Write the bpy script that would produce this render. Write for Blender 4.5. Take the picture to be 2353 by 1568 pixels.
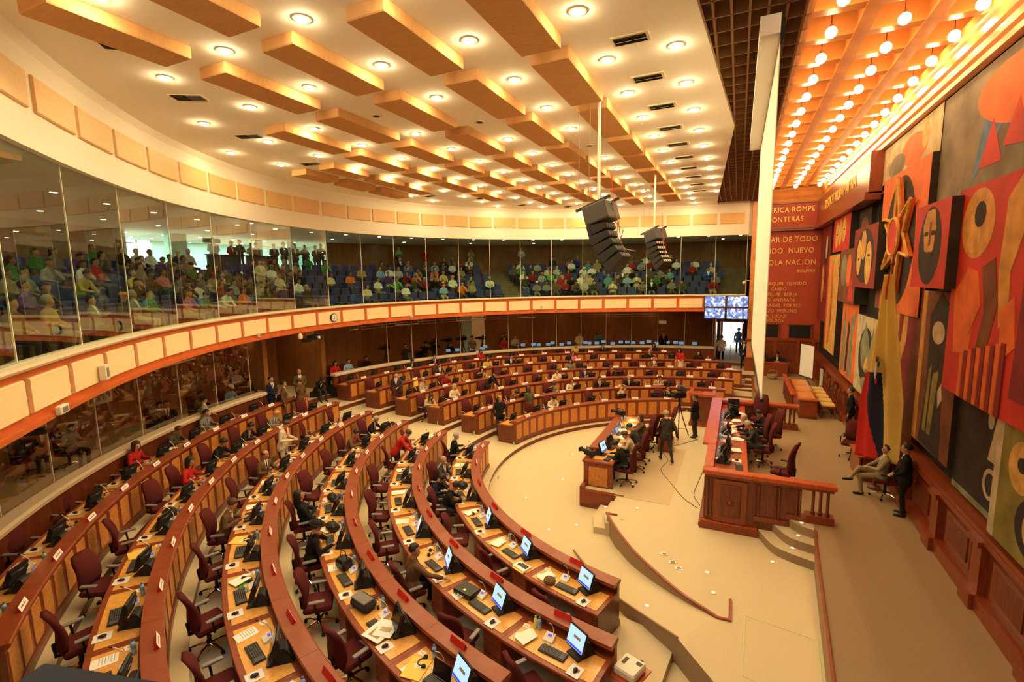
import bpy, math, random
import numpy as np
from mathutils import Vector, Matrix
for o in list(bpy.data.objects): bpy.data.objects.remove(o)
S = bpy.context.scene; COL = S.collection
rnd = random.Random(7)
sin, cos, PI, rad = math.sin, math.cos, math.pi, math.radians

# ---------------- camera, world, exposure ----------------
F_PX, VPX, VPY, ROLL, EYE = 1120.0, 1698.0, 629.0, -0.016, 6.65
yc = Vector((VPX-1176.5, -(VPY-784.0), F_PX)).normalized()          # hall axis seen by the camera
zc = Vector((sin(ROLL), cos(ROLL), 0.0)); zc.z = -(zc.x*yc.x+zc.y*yc.y)/yc.z; zc.normalize()
xc = yc.cross(zc)
if xc.x < 0: xc = -xc
cam = bpy.data.cameras.new('camera'); cam.sensor_width = 36.0; cam.lens = 36.0*F_PX/2353.0
cam.clip_end = 200; cam.clip_start = .05
co = bpy.data.objects.new('camera', cam); COL.objects.link(co)
right = Vector((xc.x, yc.x, zc.x)); up = Vector((xc.y, yc.y, zc.y)); fwd = Vector((xc.z, yc.z, zc.z))
m = Matrix((right, up, -fwd)).transposed().to_4x4(); m.translation = (0, 0, EYE)
co.matrix_world = m; S.camera = co
S.view_settings.view_transform = 'Standard'; S.view_settings.look = 'None'
S.view_settings.exposure = 1.0; S.view_settings.gamma = 1.0; S.view_settings.use_curve_mapping = False
W = bpy.data.worlds.new('daylight'); S.world = W; W.use_nodes = True
bg = W.node_tree.nodes['Background']; bg.inputs[0].default_value = (.62, .8, 1, 1); bg.inputs[1].default_value = 2.6
LAMP = (1.0, .76, .395); BULB = (1.0, .68, .30)
L_DOWN, L_BULB, L_GAL, L_PRESS = 168.0, 24.0, 95.0, 60.0

# ---------------- materials ----------------
def px_of(p):                                                   # where a point shows in the photo, used only to word labels truly
    v=Vector(p)-Vector((0,0,EYE)); return 1176.5+F_PX*v.dot(right)/v.dot(fwd)
MT = {}
def mat(name, col, rough=.6, metal=0., noise=0., nscale=5., stretch=(1,1,1), bump=0., bscale=60., emit=None, es=0., col2=None, spec=.4, coat=0.):
    m = bpy.data.materials.new(name); m.use_nodes = True; nt = m.node_tree; b = nt.nodes['Principled BSDF']
    b.inputs['Base Color'].default_value = (*col, 1); b.inputs['Roughness'].default_value = rough
    b.inputs['Metallic'].default_value = metal; b.inputs['Specular IOR Level'].default_value = spec
    b.inputs['Coat Weight'].default_value = coat; b.inputs['Coat Roughness'].default_value = .15
    if noise > 0 or col2:
        tc = nt.nodes.new('ShaderNodeTexCoord'); mp = nt.nodes.new('ShaderNodeMapping'); mp.inputs['Scale'].default_value = stretch
        n = nt.nodes.new('ShaderNodeTexNoise'); n.inputs['Scale'].default_value = nscale; n.inputs['Detail'].default_value = 5
        r = nt.nodes.new('ShaderNodeValToRGB'); c2 = col2 or tuple(min(1, c*(1+noise)) for c in col); c1 = tuple(c*(1-noise) for c in col) if not col2 else col
        r.color_ramp.elements[0].position = .32; r.color_ramp.elements[1].position = .68
        r.color_ramp.elements[0].color = (*c1, 1); r.color_ramp.elements[1].color = (*c2, 1)
        nt.links.new(tc.outputs['Object'], mp.inputs[0]); nt.links.new(mp.outputs[0], n.inputs['Vector'])
        nt.links.new(n.outputs['Fac'], r.inputs[0]); nt.links.new(r.outputs[0], b.inputs['Base Color'])
    if bump > 0:
        n2 = nt.nodes.new('ShaderNodeTexNoise'); n2.inputs['Scale'].default_value = bscale
        bp = nt.nodes.new('ShaderNodeBump'); bp.inputs['Strength'].default_value = bump; bp.inputs['Distance'].default_value = .01
        nt.links.new(n2.outputs['Fac'], bp.inputs['Height']); nt.links.new(bp.outputs[0], b.inputs['Normal'])
    if emit: b.inputs['Emission Color'].default_value = (*emit, 1); b.inputs['Emission Strength'].default_value = es
    MT[name] = m; return m
def glass(name, tint, refl=1.45, t=.9):
    m = bpy.data.materials.new(name); m.use_nodes = True; nt = m.node_tree; nt.nodes.clear()
    o = nt.nodes.new('ShaderNodeOutputMaterial'); mx = nt.nodes.new('ShaderNodeMixShader'); tr = nt.nodes.new('ShaderNodeBsdfTransparent')
    gl = nt.nodes.new('ShaderNodeBsdfGlossy'); fr = nt.nodes.new('ShaderNodeFresnel'); fr.inputs[0].default_value = refl
    tr.inputs[0].default_value = (*tint, 1); gl.inputs['Roughness'].default_value = .0
    ml = nt.nodes.new('ShaderNodeMath'); ml.operation = 'MULTIPLY'; ml.inputs[1].default_value = t; nt.links.new(fr.outputs[0], ml.inputs[0]); nt.links.new(ml.outputs[0], mx.inputs[0]); nt.links.new(tr.outputs[0], mx.inputs[1]); nt.links.new(gl.outputs[0], mx.inputs[2]); nt.links.new(mx.outputs[0], o.inputs[0])
    MT[name] = m; return m
mat('plaster', (.94,.91,.82), .85, bump=.05, bscale=8)
mat('cream', (.92,.86,.72), .8)
mat('lobbywhite', (.62,.78,.66), .8)
mat('carpet', (.63,.53,.34), .95, noise=.06, nscale=90, bump=.35, bscale=220, spec=.1)
mat('carpetshade', (.33,.235,.135), .95, noise=.08, nscale=90, bump=.35, bscale=220, spec=.1)  # same carpet, darker copy: vignetting and shade put into the colour
mat('gallerystone', (.20,.145,.09), .8, noise=.15, nscale=4)
mat('mahogany', (.24,.046,.014), .32, noise=.25, nscale=6, stretch=(6,6,.6), coat=.3)
mat('mahoganytop', (.27,.055,.018), .38, noise=.12, nscale=8, coat=.12)
mat('darkwood', (.16,.035,.012), .35, noise=.3, nscale=5, stretch=(5,5,.5), coat=.25)
mat('burl', (.60,.235,.055), .4, noise=.28, nscale=22, bump=.05, bscale=30)
mat('deskgold', (.80,.40,.085), .3, noise=.13, nscale=14, coat=.35)
mat('daisred', (.50,.085,.022), .25, noise=.2, nscale=6, stretch=(8,1,1), coat=.4)
mat('parapetwood', (.62,.145,.035), .4, noise=.1, nscale=3)
mat('fabricpanel', (.92,.74,.43), .95, noise=.03, nscale=40)
mat('fasciapanel', (.84,.54,.23), .5, noise=.07, nscale=7, stretch=(1,1,9))
mat('ceilpanel', (.66,.37,.155), .9, spec=.1, noise=.06, nscale=5, stretch=(1,6,1))
mat('brownwall', (.34,.145,.045), .35, noise=.16, nscale=2.2, stretch=(3,3,.5), coat=.3)
mat('redwall', (.40,.055,.025), .5, noise=.05, nscale=2)
mat('handrail', (.74,.60,.42), .4)
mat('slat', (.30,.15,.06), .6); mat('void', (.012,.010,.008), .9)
mat('cofferwood', (.72,.30,.09), .3, noise=.1, nscale=3, coat=.3)
mat('goldtext', (.85,.58,.16), .4, metal=.4)
mat('black', (.012,.011,.011), .4); mat('blackmatte', (.02,.018,.017), .8); mat('darkgrey', (.06,.055,.052), .5); mat('grey', (.25,.23,.22), .5); mat('steel', (.6,.56,.52), .25, metal=1.)
mat('chrome', (.85,.8,.75), .12, metal=1.); mat('white', (.85,.85,.83), .6); mat('paper', (.92,.9,.84), .8); mat('ivory', (.82,.76,.62), .45)
mat('burgundy', (.105,.018,.018), .95, noise=.08, nscale=60, spec=.15); mat('seatblue', (.045,.06,.22), .5); mat('rubber', (.02,.02,.02), .8)
mat('keys', (.035,.034,.034), .5); mat('keycap', (.10,.097,.092), .5); mat('redplate', (.62,.02,.015), .5); mat('bluelcd', (.02,.03,.5), .3, emit=(.05,.08,1), es=.4)
mat('bottleblue', (.35,.55,.8), .1, spec=.8); mat('capblue', (.05,.12,.5), .4); mat('capgreen', (.02,.5,.1), .4); mat('juice', (.8,.8,.2), .2)
mat('screenon', (.1,.1,.1), .3, emit=(.55,.85,1), es=.5); mat('screenoff', (.01,.01,.012), .15)
mat('lappress', (.1,.1,.1), .3, emit=(.18,.42,.8), es=.45)
mat('yellowpaper', (.9,.62,.12), .7); mat('green', (.05,.5,.12), .6); mat('stepsign', (.55,.65,.3), .6); mat('goldcushion', (.72,.46,.14), .8, noise=.1, nscale=50)
mat('skin', (.50,.25,.14), .55); mat('skinl', (.66,.38,.25), .55); mat('skind', (.30,.14,.075), .55); mat('lip', (.38,.12,.09), .5); mat('eye', (.02,.012,.01), .3)
mat('hairblack', (.012,.010,.009), .5); mat('hairbrown', (.07,.03,.014), .5); mat('hairgrey', (.36,.33,.29), .6); mat('hairblond', (.60,.36,.12), .5); mat('hairred', (.16,.035,.014), .5); mat('hatblack', (.012,.012,.012), .9)
mat('lampwarm', (1,1,1), .5, emit=LAMP, es=L_DOWN); mat('lampbulb', (1,1,1), .5, emit=BULB, es=L_BULB)
mat('lampgal', (1,1,1), .5, emit=(1,.80,.5), es=L_GAL); mat('lamplobby', (1,1,1), .5, emit=(.72,.95,1), es=700); mat('matclear', (.56,.43,.25), .5); mat('lamppress', (1,1,1), .5, emit=(1,.66,.32), es=L_PRESS)
mat('lampring', (.85,.72,.52), .4); mat('spotlit', (1,1,1), .5, emit=(1,.85,.55), es=.45); mat('exitsign', (.1,.5,.2), .4, emit=(.3,.95,.5), es=.5); mat('brass', (.7,.5,.15), .3, metal=1)
glass('glassgal', (.84,.93,.84), 1.35, .28); glass('glasslow', (.86,.80,.70), 1.4, .22)
CL = {'black suit':(.016,.015,.015),'charcoal':(.05,.046,.042),'grey':(.22,.21,.19),'brown':(.15,.085,.045),'navy':(.018,.022,.05),'white':(.80,.80,.76),'cream':(.72,.64,.46),'beige':(.52,.42,.27),'khaki':(.30,.25,.14),
 'red':(.50,.025,.02),'dark red':(.25,.02,.02),'orange':(.75,.22,.05),'yellow':(.62,.46,.12),'bright green':(.16,.40,.10),'green':(.06,.22,.06),'olive':(.095,.09,.045),'light blue':(.25,.42,.68),'blue':(.03,.08,.42),'turquoise':(.10,.33,.36),
 'pink':(.58,.2,.26),'purple':(.12,.05,.22),'denim':(.09,.14,.26),'tan':(.45,.29,.14),'light grey':(.45,.44,.42),'uniform':(.13,.065,.03)}
for k, v in CL.items(): mat('c_'+k, v, .85, noise=.06, nscale=30, spec=.15)

# ---------------- mesh builder ----------------
class MB:
    def __init__(s): s.v=[]; s.f=[]; s.m=[]; s.ms=[]
    def mi(s, n):
        if n not in s.ms: s.ms.append(n)
        return s.ms.index(n)
    def add(s, vs, fs, mt, M=None):
        k=len(s.v); i=s.mi(mt)
        s.v += [tuple(M @ Vector(p)) if M else tuple(p) for p in vs]
        for f in fs: s.f.append([a+k for a in f]); s.m.append(i)
        return s
    def box(s, c, d, mt, M=None, tap=1.):
        x,y,z=c; a,b,h=d[0]/2,d[1]/2,d[2]/2
        vs=[(x-a,y-b,z-h),(x+a,y-b,z-h),(x+a,y+b,z-h),(x-a,y+b,z-h),(x-a*tap,y-b*tap,z+h),(x+a*tap,y-b*tap,z+h),(x+a*tap,y+b*tap,z+h),(x-a*tap,y+b*tap,z+h)]
        return s.add(vs,[(0,3,2,1),(4,5,6,7),(0,1,5,4),(1,2,6,5),(2,3,7,6),(3,0,4,7)],mt,M)
    def rbox(s, c, d, mt, r=.02, M=None):                      # box with chamfered vertical and top edges
        x,y,z=c; a,b,h=d[0]/2,d[1]/2,d[2]/2; r=min(r,a*.9,b*.9,h*.9)
        def ring(q,zz): 
            aa,bb=a-q,b-q; k=r*.7
            return [(x-aa+k,y-bb,zz),(x+aa-k,y-bb,zz),(x+aa,y-bb+k,zz),(x+aa,y+bb-k,zz),(x+aa-k,y+bb,zz),(x-aa+k,y+bb,zz),(x-aa,y+bb-k,zz),(x-aa,y-bb+k,zz)]
        rs=[ring(r*.5,z-h),ring(0,z-h+r),ring(0,z+h-r),ring(r*.5,z+h)]; vs=sum(rs,[]); fs=[tuple(range(7,-1,-1)),tuple(range(24,32))]
        for j in range(3):
            for i in range(8): n=(i+1)%8; fs.append((j*8+i,j*8+n,(j+1)*8+n,(j+1)*8+i))
        return s.add(vs,fs,mt,M)
    def cyl(s, c, r, h, mt, n=12, M=None, r2=None, axis='z'):
        r2 = r if r2 is None else r2; vs=[]
        for zz,rr in ((-h/2,r),(h/2,r2)):
            for i in range(n):
                a=2*PI*i/n; p=(rr*cos(a),rr*sin(a),zz)
                if axis=='x': p=(p[2],p[0],p[1])
                if axis=='y': p=(p[0],p[2],p[1])
                vs.append((p[0]+c[0],p[1]+c[1],p[2]+c[2]))
        fs=[tuple(range(n-1,-1,-1)),tuple(range(n,2*n))]+[(i,(i+1)%n,n+(i+1)%n,n+i) for i in range(n)]
        return s.add(vs,fs,mt,M)
    def lathe(s, prof, mt, n=12, c=(0,0,0), M=None, caps=True):
        vs=[(c[0]+r*cos(2*PI*i/n),c[1]+r*sin(2*PI*i/n),c[2]+z) for r,z in prof for i in range(n)]; k=len(prof)
        fs=[(j*n+i,j*n+(i+1)%n,(j+1)*n+(i+1)%n,(j+1)*n+i) for j in range(k-1) for i in range(n)]
        if caps: fs+=[tuple(range(n-1,-1,-1)),tuple((k-1)*n+i for i in range(n))]
        return s.add(vs,fs,mt,M)
    def tube(s, pts, r, mt, n=6, M=None):
        pts=[Vector(p) for p in pts]; vs=[]; rr=r if isinstance(r,(list,tuple)) else [r]*len(pts)
        for i,p in enumerate(pts):
            d=(pts[min(i+1,len(pts)-1)]-pts[max(i-1,0)]).normalized(); u=d.cross(Vector((0,0,1)) if abs(d.z)<.9 else Vector((1,0,0))).normalized(); w=d.cross(u)
            for j in range(n): a=2*PI*j/n; vs.append(tuple(p+u*rr[i]*cos(a)+w*rr[i]*sin(a)))
        k=len(pts); fs=[(j*n+i,j*n+(i+1)%n,(j+1)*n+(i+1)%n,(j+1)*n+i) for j in range(k-1) for i in range(n)]+[tuple(range(n-1,-1,-1)),tuple((k-1)*n+i for i in range(n))]
        return s.add(vs,fs,mt,M)
    def sph(s, c, r, mt, n=8, M=None):
        r = r if isinstance(r,(list,tuple)) else (r,r,r); vs=[]; k=n//2+1
        for j in range(k+1):
            t=PI*j/k
            for i in range(n): a=2*PI*i/n; vs.append((c[0]+r[0]*sin(t)*cos(a),c[1]+r[1]*sin(t)*sin(a),c[2]-r[2]*cos(t)))
        fs=[(j*n+i,j*n+(i+1)%n,(j+1)*n+(i+1)%n,(j+1)*n+i) for j in range(k) for i in range(n)]
        return s.add(vs,fs,mt,M)
    def prism(s, poly, z0, z1, mt, M=None, side=None):
        n=len(poly); vs=[(p[0],p[1],z0) for p in poly]+[(p[0],p[1],z1) for p in poly]
        s.add(vs,[tuple(range(n-1,-1,-1)),tuple(range(n,2*n))],mt,M)
        return s.add(vs,[(i,(i+1)%n,n+(i+1)%n,n+i) for i in range(n)],side or mt,M)
    def sweep(s, prof, angs, fn, mt, mts=None, caps=True, closed=True, off=(0,0,0)):
        vs=[]; n=len(prof); k=len(angs); o=Vector(off)
        for a in angs:
            for r,z in prof: vs.append(tuple(Vector(fn(r,a,z))-o))
        for e in range(n if closed else n-1):
            g=(e+1)%n; s.add([vs[i*n+q] for i in range(k) for q in (e,g)],[(2*i,2*i+1,2*i+3,2*i+2) for i in range(k-1)],(mts[e] if mts else mt))
        if caps and closed: s.add(vs[:n]+vs[-n:],[tuple(range(n)),tuple(range(2*n-1,n-1,-1))],mt)
        return s
    def mesh(s, name, smooth=False):
        me=bpy.data.meshes.new(name); me.from_pydata(s.v,[],s.f); me.polygons.foreach_set('material_index',s.m)
        for n in s.ms: me.materials.append(MT[n])
        if smooth: me.polygons.foreach_set('use_smooth',[True]*len(s.f))
        me.update(); return me
def link(name, data, parent=None, loc=(0,0,0), rz=0., rot=None):
    o=bpy.data.objects.new(name,data); COL.objects.link(o); o.location=loc
    o.rotation_euler=rot if rot else (0,0,rz)
    if parent: o.parent=parent
    return o
LABELS={}
def tag(o, label, cat, group=None):
    LABELS.setdefault(label,[]).append(o); o['label']=label; o['category']=cat
    if group: o['group']=group
    return o
def struct(name, mb, smooth=False, loc=(0,0,0)):
    o=link(name, mb.mesh(name,smooth), None, loc); o['kind']='structure'; return o
def thing(name, label, cat, loc=(0,0,0), rz=0, group=None): return tag(link(name,None,None,loc,rz),label,cat,group)
def solo(name, mb, label, cat, loc=(0,0,0), rz=0, group=None, smooth=False, rot=None):
    return tag(link(name, mb.mesh(name,smooth), None, loc, rz, rot), label, cat, group)
class Proto:
    def __init__(s, name, cat): s.name=name; s.cat=cat; s.p=[]
    def part(s, name, mb, parent=-1, smooth=False, label=None):
        s.p.append((name, mb.mesh(name,smooth), parent, label)); return len(s.p)-1
    def make(s, label, loc, rz=0, group=None, rot=None):
        if len(s.p)==1: return tag(link(s.name,s.p[0][1],None,loc,rz,rot),label,s.cat,group)
        root=link(s.name,None,None,loc,rz,rot); tag(root,label,s.cat,group); os=[]
        for n,me,pa,lb in s.p:
            o=link(n,me,root if pa<0 else os[pa]); os.append(o)
            if lb: o['label']=lb
        root['_n']=0; del root['_n']; s.last=os
        return root
# ---------------- plan of the round hall ----------------
CY=15.7
def sy(a):
    t=min(1,max(0,(a+10)/35)); t=t*t*(3-2*t); return .975-.035*t
def pol(r,a,z=0.): return (-r*cos(rad(a)), CY+r*sin(rad(a))*sy(a), z)
def rg(T):
    T=max(-56,min(96,T)); return 1.04448269e-07*T**4-5.06814043e-06*T**3-6.89496884e-04*T**2+9.42158814e-03*T+16.3945
def gal(d,T,z=0.): r=rg(T)+d; return (-r*cos(rad(T)), CY+r*sin(rad(T)), z)
def frame(fn,r,a):
    p=Vector(fn(r,a)); q=Vector(fn(r,a-.2)); x=(q-p).normalized(); f=Vector((-x.y,x.x,0)); return p,x,f,math.atan2(x.y,x.x)
def lin(a,b,n): return [a+(b-a)*i/n for i in range(n+1)]
R=[7.72+1.66*k for k in range(6)]; TZ=[.15+.19*k for k in range(6)]; R7=17.25; Z7=1.3
ordn=['first','second','third','fourth','fifth','sixth','seventh','eighth','ninth','tenth','eleventh','twelfth','thirteenth','fourteenth','fifteenth']
# ---------------- floors ----------------
b=MB(); b.box((-9,15,-.1),(40,50,.2),'carpet'); struct('floor',b)
def ring_floor(name, r0, r1, z0, z1, near=-.75, far=.85):
    a0=-(90-math.degrees(math.asin(max(-1,min(1,-near/r0))))); a1=90+math.degrees(math.asin(min(1,far/r0)))
    b=MB(); A=lin(a0,a1,72)
    b.sweep([(r0,z0),(r0,z1-.02),(r0-.02,z1-.02),(r0-.02,z1),(r1,z1),(r1,z0)],A,pol,'carpet',mts=['darkwood','mahogany','mahogany','carpet','carpet','carpet'])
    struct(name,b)
for k in range(6):
    ring_floor('floor', R[k]-.26, (R[k+1]-.26) if k<5 else R7+.1, 0, TZ[k])
ring_floor('floor', R7+.1, 23, 0, Z7)
def arc(P,n=8):                                                   # smooth curve through given points (Catmull-Rom)
    P=[Vector((*p,0)) for p in P]; Q=[P[0]*2-P[1]]+P+[P[-1]*2-P[-2]]; out=[]
    for i in range(1,len(Q)-2):
        for j in range(n):
            t=j/n; a,b_,c,d=Q[i-1],Q[i],Q[i+1],Q[i+2]
            out.append(.5*((2*b_)+(c-a)*t+(2*a-5*b_+4*c-d)*t*t+(3*b_-a-3*c+d)*t**3))
    out.append(P[-1]); return [(p.x,p.y) for p in out]
# middle platform with its curved edge, and the ramp sweeping down to the well
edge=[(-2.87,11.89),(-2.42,11.13),(-1.88,10.38),(-1.25,9.72),(-.75,9.26),(-.26,8.93),(-.1,8.82)]; edge=arc(edge,5)
plat=[(-2.87,13.14),(-3.9,13.14),(-3.9,19.0),(-2.9,20.2),(-2.2,22.4),(-1.6,23.0),(-.2,23.6),(-.2,19.5),(2,19.5),(2,-1),(.9,-1),(.6,5.8),(-.1,7.3),(-.7,8.02),(-.1,8.82)]+edge[::-1][1:]
b=MB(); b.prism(plat,0,.5,'carpet',side='carpetshade'); struct('floor',b)
I=[(-2.6,11.36,.004),(-1.95,10.5,.12),(-1.3,9.85,.25),(-.8,9.4,.37),(-.1,8.82,.498)]; O=[(-3.4,10.7,.004),(-2.6,9.7,.12),(-1.85,8.95,.25),(-1.3,8.5,.37),(-.7,8.02,.498)]
b=MB(); vs=I+O+[(x,y,0) for x,y,z in O]; n=5
b.add(vs,[(i,i+1,n+i+1,n+i) for i in range(4)],'carpet'); b.add(vs,[(n+i,n+i+1,2*n+i+1,2*n+i) for i in range(4)],'carpetshade'); struct('floor',b)
def trimline(pts,w=.05,h=.05,mt='mahoganytop'):                  # mitred bar along a path
    P=[Vector(p) for p in pts]; b=MB(); vs=[]; n=len(P)
    for i,p in enumerate(P):
        d0=(p-P[i-1]).normalized() if i else (P[1]-p).normalized(); d1=(P[i+1]-p).normalized() if i<n-1 else d0
        n0=Vector((-d0.y,d0.x,0)).normalized(); n1=Vector((-d1.y,d1.x,0)).normalized(); m_=(n0+n1); m_=m_/max(.3,m_.length_squared)*2*.5*w if m_.length>.1 else n0*w/2
        for s_,z in ((-1,-h/2),(1,-h/2),(1,h/2),(-1,h/2)): vs.append(tuple(p+m_*s_+Vector((0,0,z))))
    for i in range(n-1):
        for e in range(4): g_=(e+1)%4; b.add([vs[4*i+e],vs[4*i+g_],vs[4*i+4+g_],vs[4*i+4+e]],[(0,1,2,3)],mt)
    b.add(vs[:4],[(3,2,1,0)],mt); b.add(vs[-4:],[(0,1,2,3)],mt); return b
struct('trim_1',trimline([(x,y,.51) for x,y in [(-2.6,11.9)]+edge+[(.1,8.83),(.1,9.44)]]))
struct('trim_2',trimline([(x,y,z+.02) for x,y,z in O],.03,.03,'carpetshade'))
# two carpeted steps up to the platform
for i,(x0,x1) in enumerate([(-3.32,-3.02),(-3.02,-2.74)]):
    b=MB(); z=.17*(i+1)
    b.prism([(x0,13.0),(x0-.03,12.3),(x0+.15,11.7),(x1+.3,11.75),(x1+.25,12.3),(x1+.2,13.0)],0,z,'carpet'); struct('floor',b)
# dais
dais=[(-.48,12.3),(1.73,12.3),(1.73,11.79),(1.66,11.1),(1.44,7.9),(1.2,4.5),(1.0,-1),(4.02,-1),(4.02,31),(.85,31),(.85,26),(1.1,24.5),(1.2,19.9),(-.48,19.5)]
b=MB(); b.prism(dais,0,1.07,'carpetshade',side='carpetshade'); struct('floor',b)
struct('trim_3',trimline([(1.73,11.79,1.08),(1.66,11.1,1.08),(1.44,7.9,1.08),(1.2,4.5,1.08),(1.02,-1,1.08)],.045,.05))
struct('trim_4',trimline([(.86,31,1.08),(.86,26,1.08),(1.1,24.5,1.08),(1.2,19.9,1.08)],.08,.06))
# curved steps beside the near wing
for z,pts in ((.69,[(.61,12.24),(.88,11.6),(1.16,11.35),(1.70,11.13)]),(.88,[(.91,12.24),(1.18,11.73),(1.45,11.55),(1.71,11.47)]),(1.07,[(1.22,12.24),(1.43,11.95),(1.73,11.79)])):
    A=arc(pts); b=MB(); b.prism(A+[(1.735,12.3),(A[0][0],12.3)],.5,z,'carpet',side='carpetshade'); struct('floor',b)
b=MB()
for x,y,z in [(.9,11.15,.505),(1.3,11.55,.695),(1.42,11.8,.885),(1.5,12.05,1.075),(-.35,10.2,.505),(-2.2,12.5,.505),(-3.16,12.9,.175),(-.2,9.55,.505),(-1.35,8.9,.33),(-4.3,11.4,.005),(-3.7,11.9,.005),(-5.6,12.9,.005),(-5,14.6,.005),(-5.4,16.9,.005),(-1.2,18.5,.505)]: 
    solo('floor_spotlight',MB().cyl((0,0,0),.045,.012,'handrail',10).cyl((0,0,.004),.036,.012,'spotlit',10),'small round floor light set in the beige carpet','floor light',(x,y,z),group='small round floor lights')
# floor boxes
for x,y,r in [(-1.25,10.55,.3),(-1.05,10.3,.3),(-.9,10.12,.3)]:
    solo('floor_socket',MB().box((0,0,0),(.13,.10,.012),'steel').box((0,0,.006),(.09,.06,.008),'grey'),'metal socket plate set into the platform carpet','socket plate',(x,y,.507),r,'socket plates in the platform carpet')
solo('floor_socket',MB().box((0,0,0),(.08,.06,.012),'steel'),'small metal socket plate near the corner of the platform steps','socket plate',(-2.45,11.75,.507),.2)
solo('floor_tape',trimline([(.35,9.1,.504),(1.45,8.9,.504),(1.35,7.4,.504),(.3,7.6,.504),(.35,9.1,.504)],.015,.004,'stepsign'),'thin yellow tape square on the beige carpet near the dais edge','tape')
# ---------------- gallery shell ----------------
G0,G1=-66,91.5; GA=lin(G0,G1,110); GP=lin(-86,G1,130)
b=MB(); b.sweep([(0,4.55),(0,4.62),(.08,4.62),(.08,5.40),(.35,5.40),(.35,5.12),(1.0,5.12),(9,5.12),(9,4.55)],GP,gal,'parapetwood',mts=['parapetwood','parapetwood','parapetwood','parapetwood','gallerystone','gallerystone','gallerystone','gallerystone','brownwall'])
struct('wall_gallery_parapet',b)
b=MB(); b.sweep([(-.03,4.52),(-.03,4.60),(.06,4.60),(.06,4.52)],GP,gal,'parapetwood'); struct('trim_5',b)
b=MB(); b.sweep([(-.04,5.40),(-.06,5.44),(-.04,5.48),(.10,5.48),(.24,5.50),(.24,5.40)],GP,gal,'handrail'); struct('trim_6',b)
for j in range(7):
    d0=.75+.86*j if j else .35; b=MB(); z=5.12+.32*j
    if j: b.sweep([(d0,z-.34),(d0,z),(d0+(.9 if j<6 else 3.2),z),(d0+(.9 if j<6 else 3.2),z-.34)],GA,gal,'gallerystone'); struct('floor',b)
def arcpart(T0,T1,n,prof,mt,name,mts=None):
    b=MB(); b.sweep(prof,lin(T0,T1,n),gal,mt,mts); return struct(name,b)
BW=7.9
arcpart(G0,-8,40,[(BW,5),(BW,9),(BW+.2,9),(BW+.2,5)],'brownwall','wall_gallery_back')
arcpart(17.4,G1+3,60,[(BW,5),(BW,9),(BW+.2,9),(BW+.2,5)],'brownwall','wall_gallery_back')
arcpart(1.3,22,20,[(BW+5,5),(BW+5,7.9),(BW+5.2,7.9),(BW+5.2,5)],'lobbywhite','wall_lobby')
arcpart(1.3,22,20,[(BW+5,7.85),(BW+5,9.2),(BW+5.2,9.2),(BW+5.2,7.85)],'lobbywhite','wall_lobby')
for T_ in (-8.1,19.5):
    arcpart(T_,T_+.3,1,[(BW,6.9),(BW,9),(BW+5.3,9),(BW+5.3,6.9)],'lobbywhite','wall_lobby')
arcpart(-8,20,30,[(BW-.3,6.6),(BW-.3,7.06),(BW+5.2,7.06),(BW+5.2,6.6)],'gallerystone','floor')
arcpart(-3,-1.2,3,[(BW,7),(BW,9),(BW+.5,9),(BW+.5,7)],'lobbywhite','wall_lobby_column')
arcpart(8.1,9,3,[(BW+.6,7),(BW+.6,9),(BW+.9,9),(BW+.9,7)],'lobbywhite','wall_lobby_column')
arcpart(12.4,13.4,3,[(BW+.6,7),(BW+.6,9),(BW+.9,9),(BW+.9,7)],'lobbywhite','wall_lobby_column')
# the daylight window of the lobby: frame bars
b=MB()
for T in (-1.6,-.2,1.2): b.sweep([(BW+4.95,7.06),(BW+4.95,9.2),(BW+5.05,9.2),(BW+5.05,7.06)],lin(T,T+.18,1),gal,'steel')
for z in (7.9,8.75): b.sweep([(BW+4.95,z),(BW+4.95,z+.06),(BW+5.05,z+.06),(BW+5.05,z)],lin(-1.6,1.3,4),gal,'steel')
struct('window_1',b)
b=MB(); b.sweep([(.25,8.95),(.25,9.05),(BW+5.3,9.05),(BW+5.3,8.95)],GA+[94.5],gal,'plaster'); struct('ceiling',b)
b=MB(); b.sweep([(0,8.80),(0,10.35),(-.10,10.5),(-.10,10.62),(.3,10.62),(.3,8.80)],GA,gal,'cream'); struct('wall_fascia',b)
# glass panes of the gallery
MU=[-66,-59.8,-51.8,-43.7,-35.6,-27.3,-19.4,-12,-4.5,2.3,9.2,15.8,22.4,29.2,35.8,42.4,49.2,56.1,63.3,70.3,77.8,85.1,91.4]
for i,(p,q) in enumerate(zip(MU[:-1],MU[1:])):
    b=MB(); b.sweep([(.14,5.50),(.14,8.80),(.155,8.80),(.155,5.50)],lin(p+.04,q-.04,1),gal,'glassgal'); struct('window_%d'%(i+2),b)
for i,p in enumerate(MU[1:]):
    b=MB(); b.sweep([(.14,5.50),(.14,8.80),(.16,8.80),(.16,5.50)],lin(p-.035,p+.035,1),gal,'ivory'); struct('trim_%d'%(i+10),b)
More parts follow.
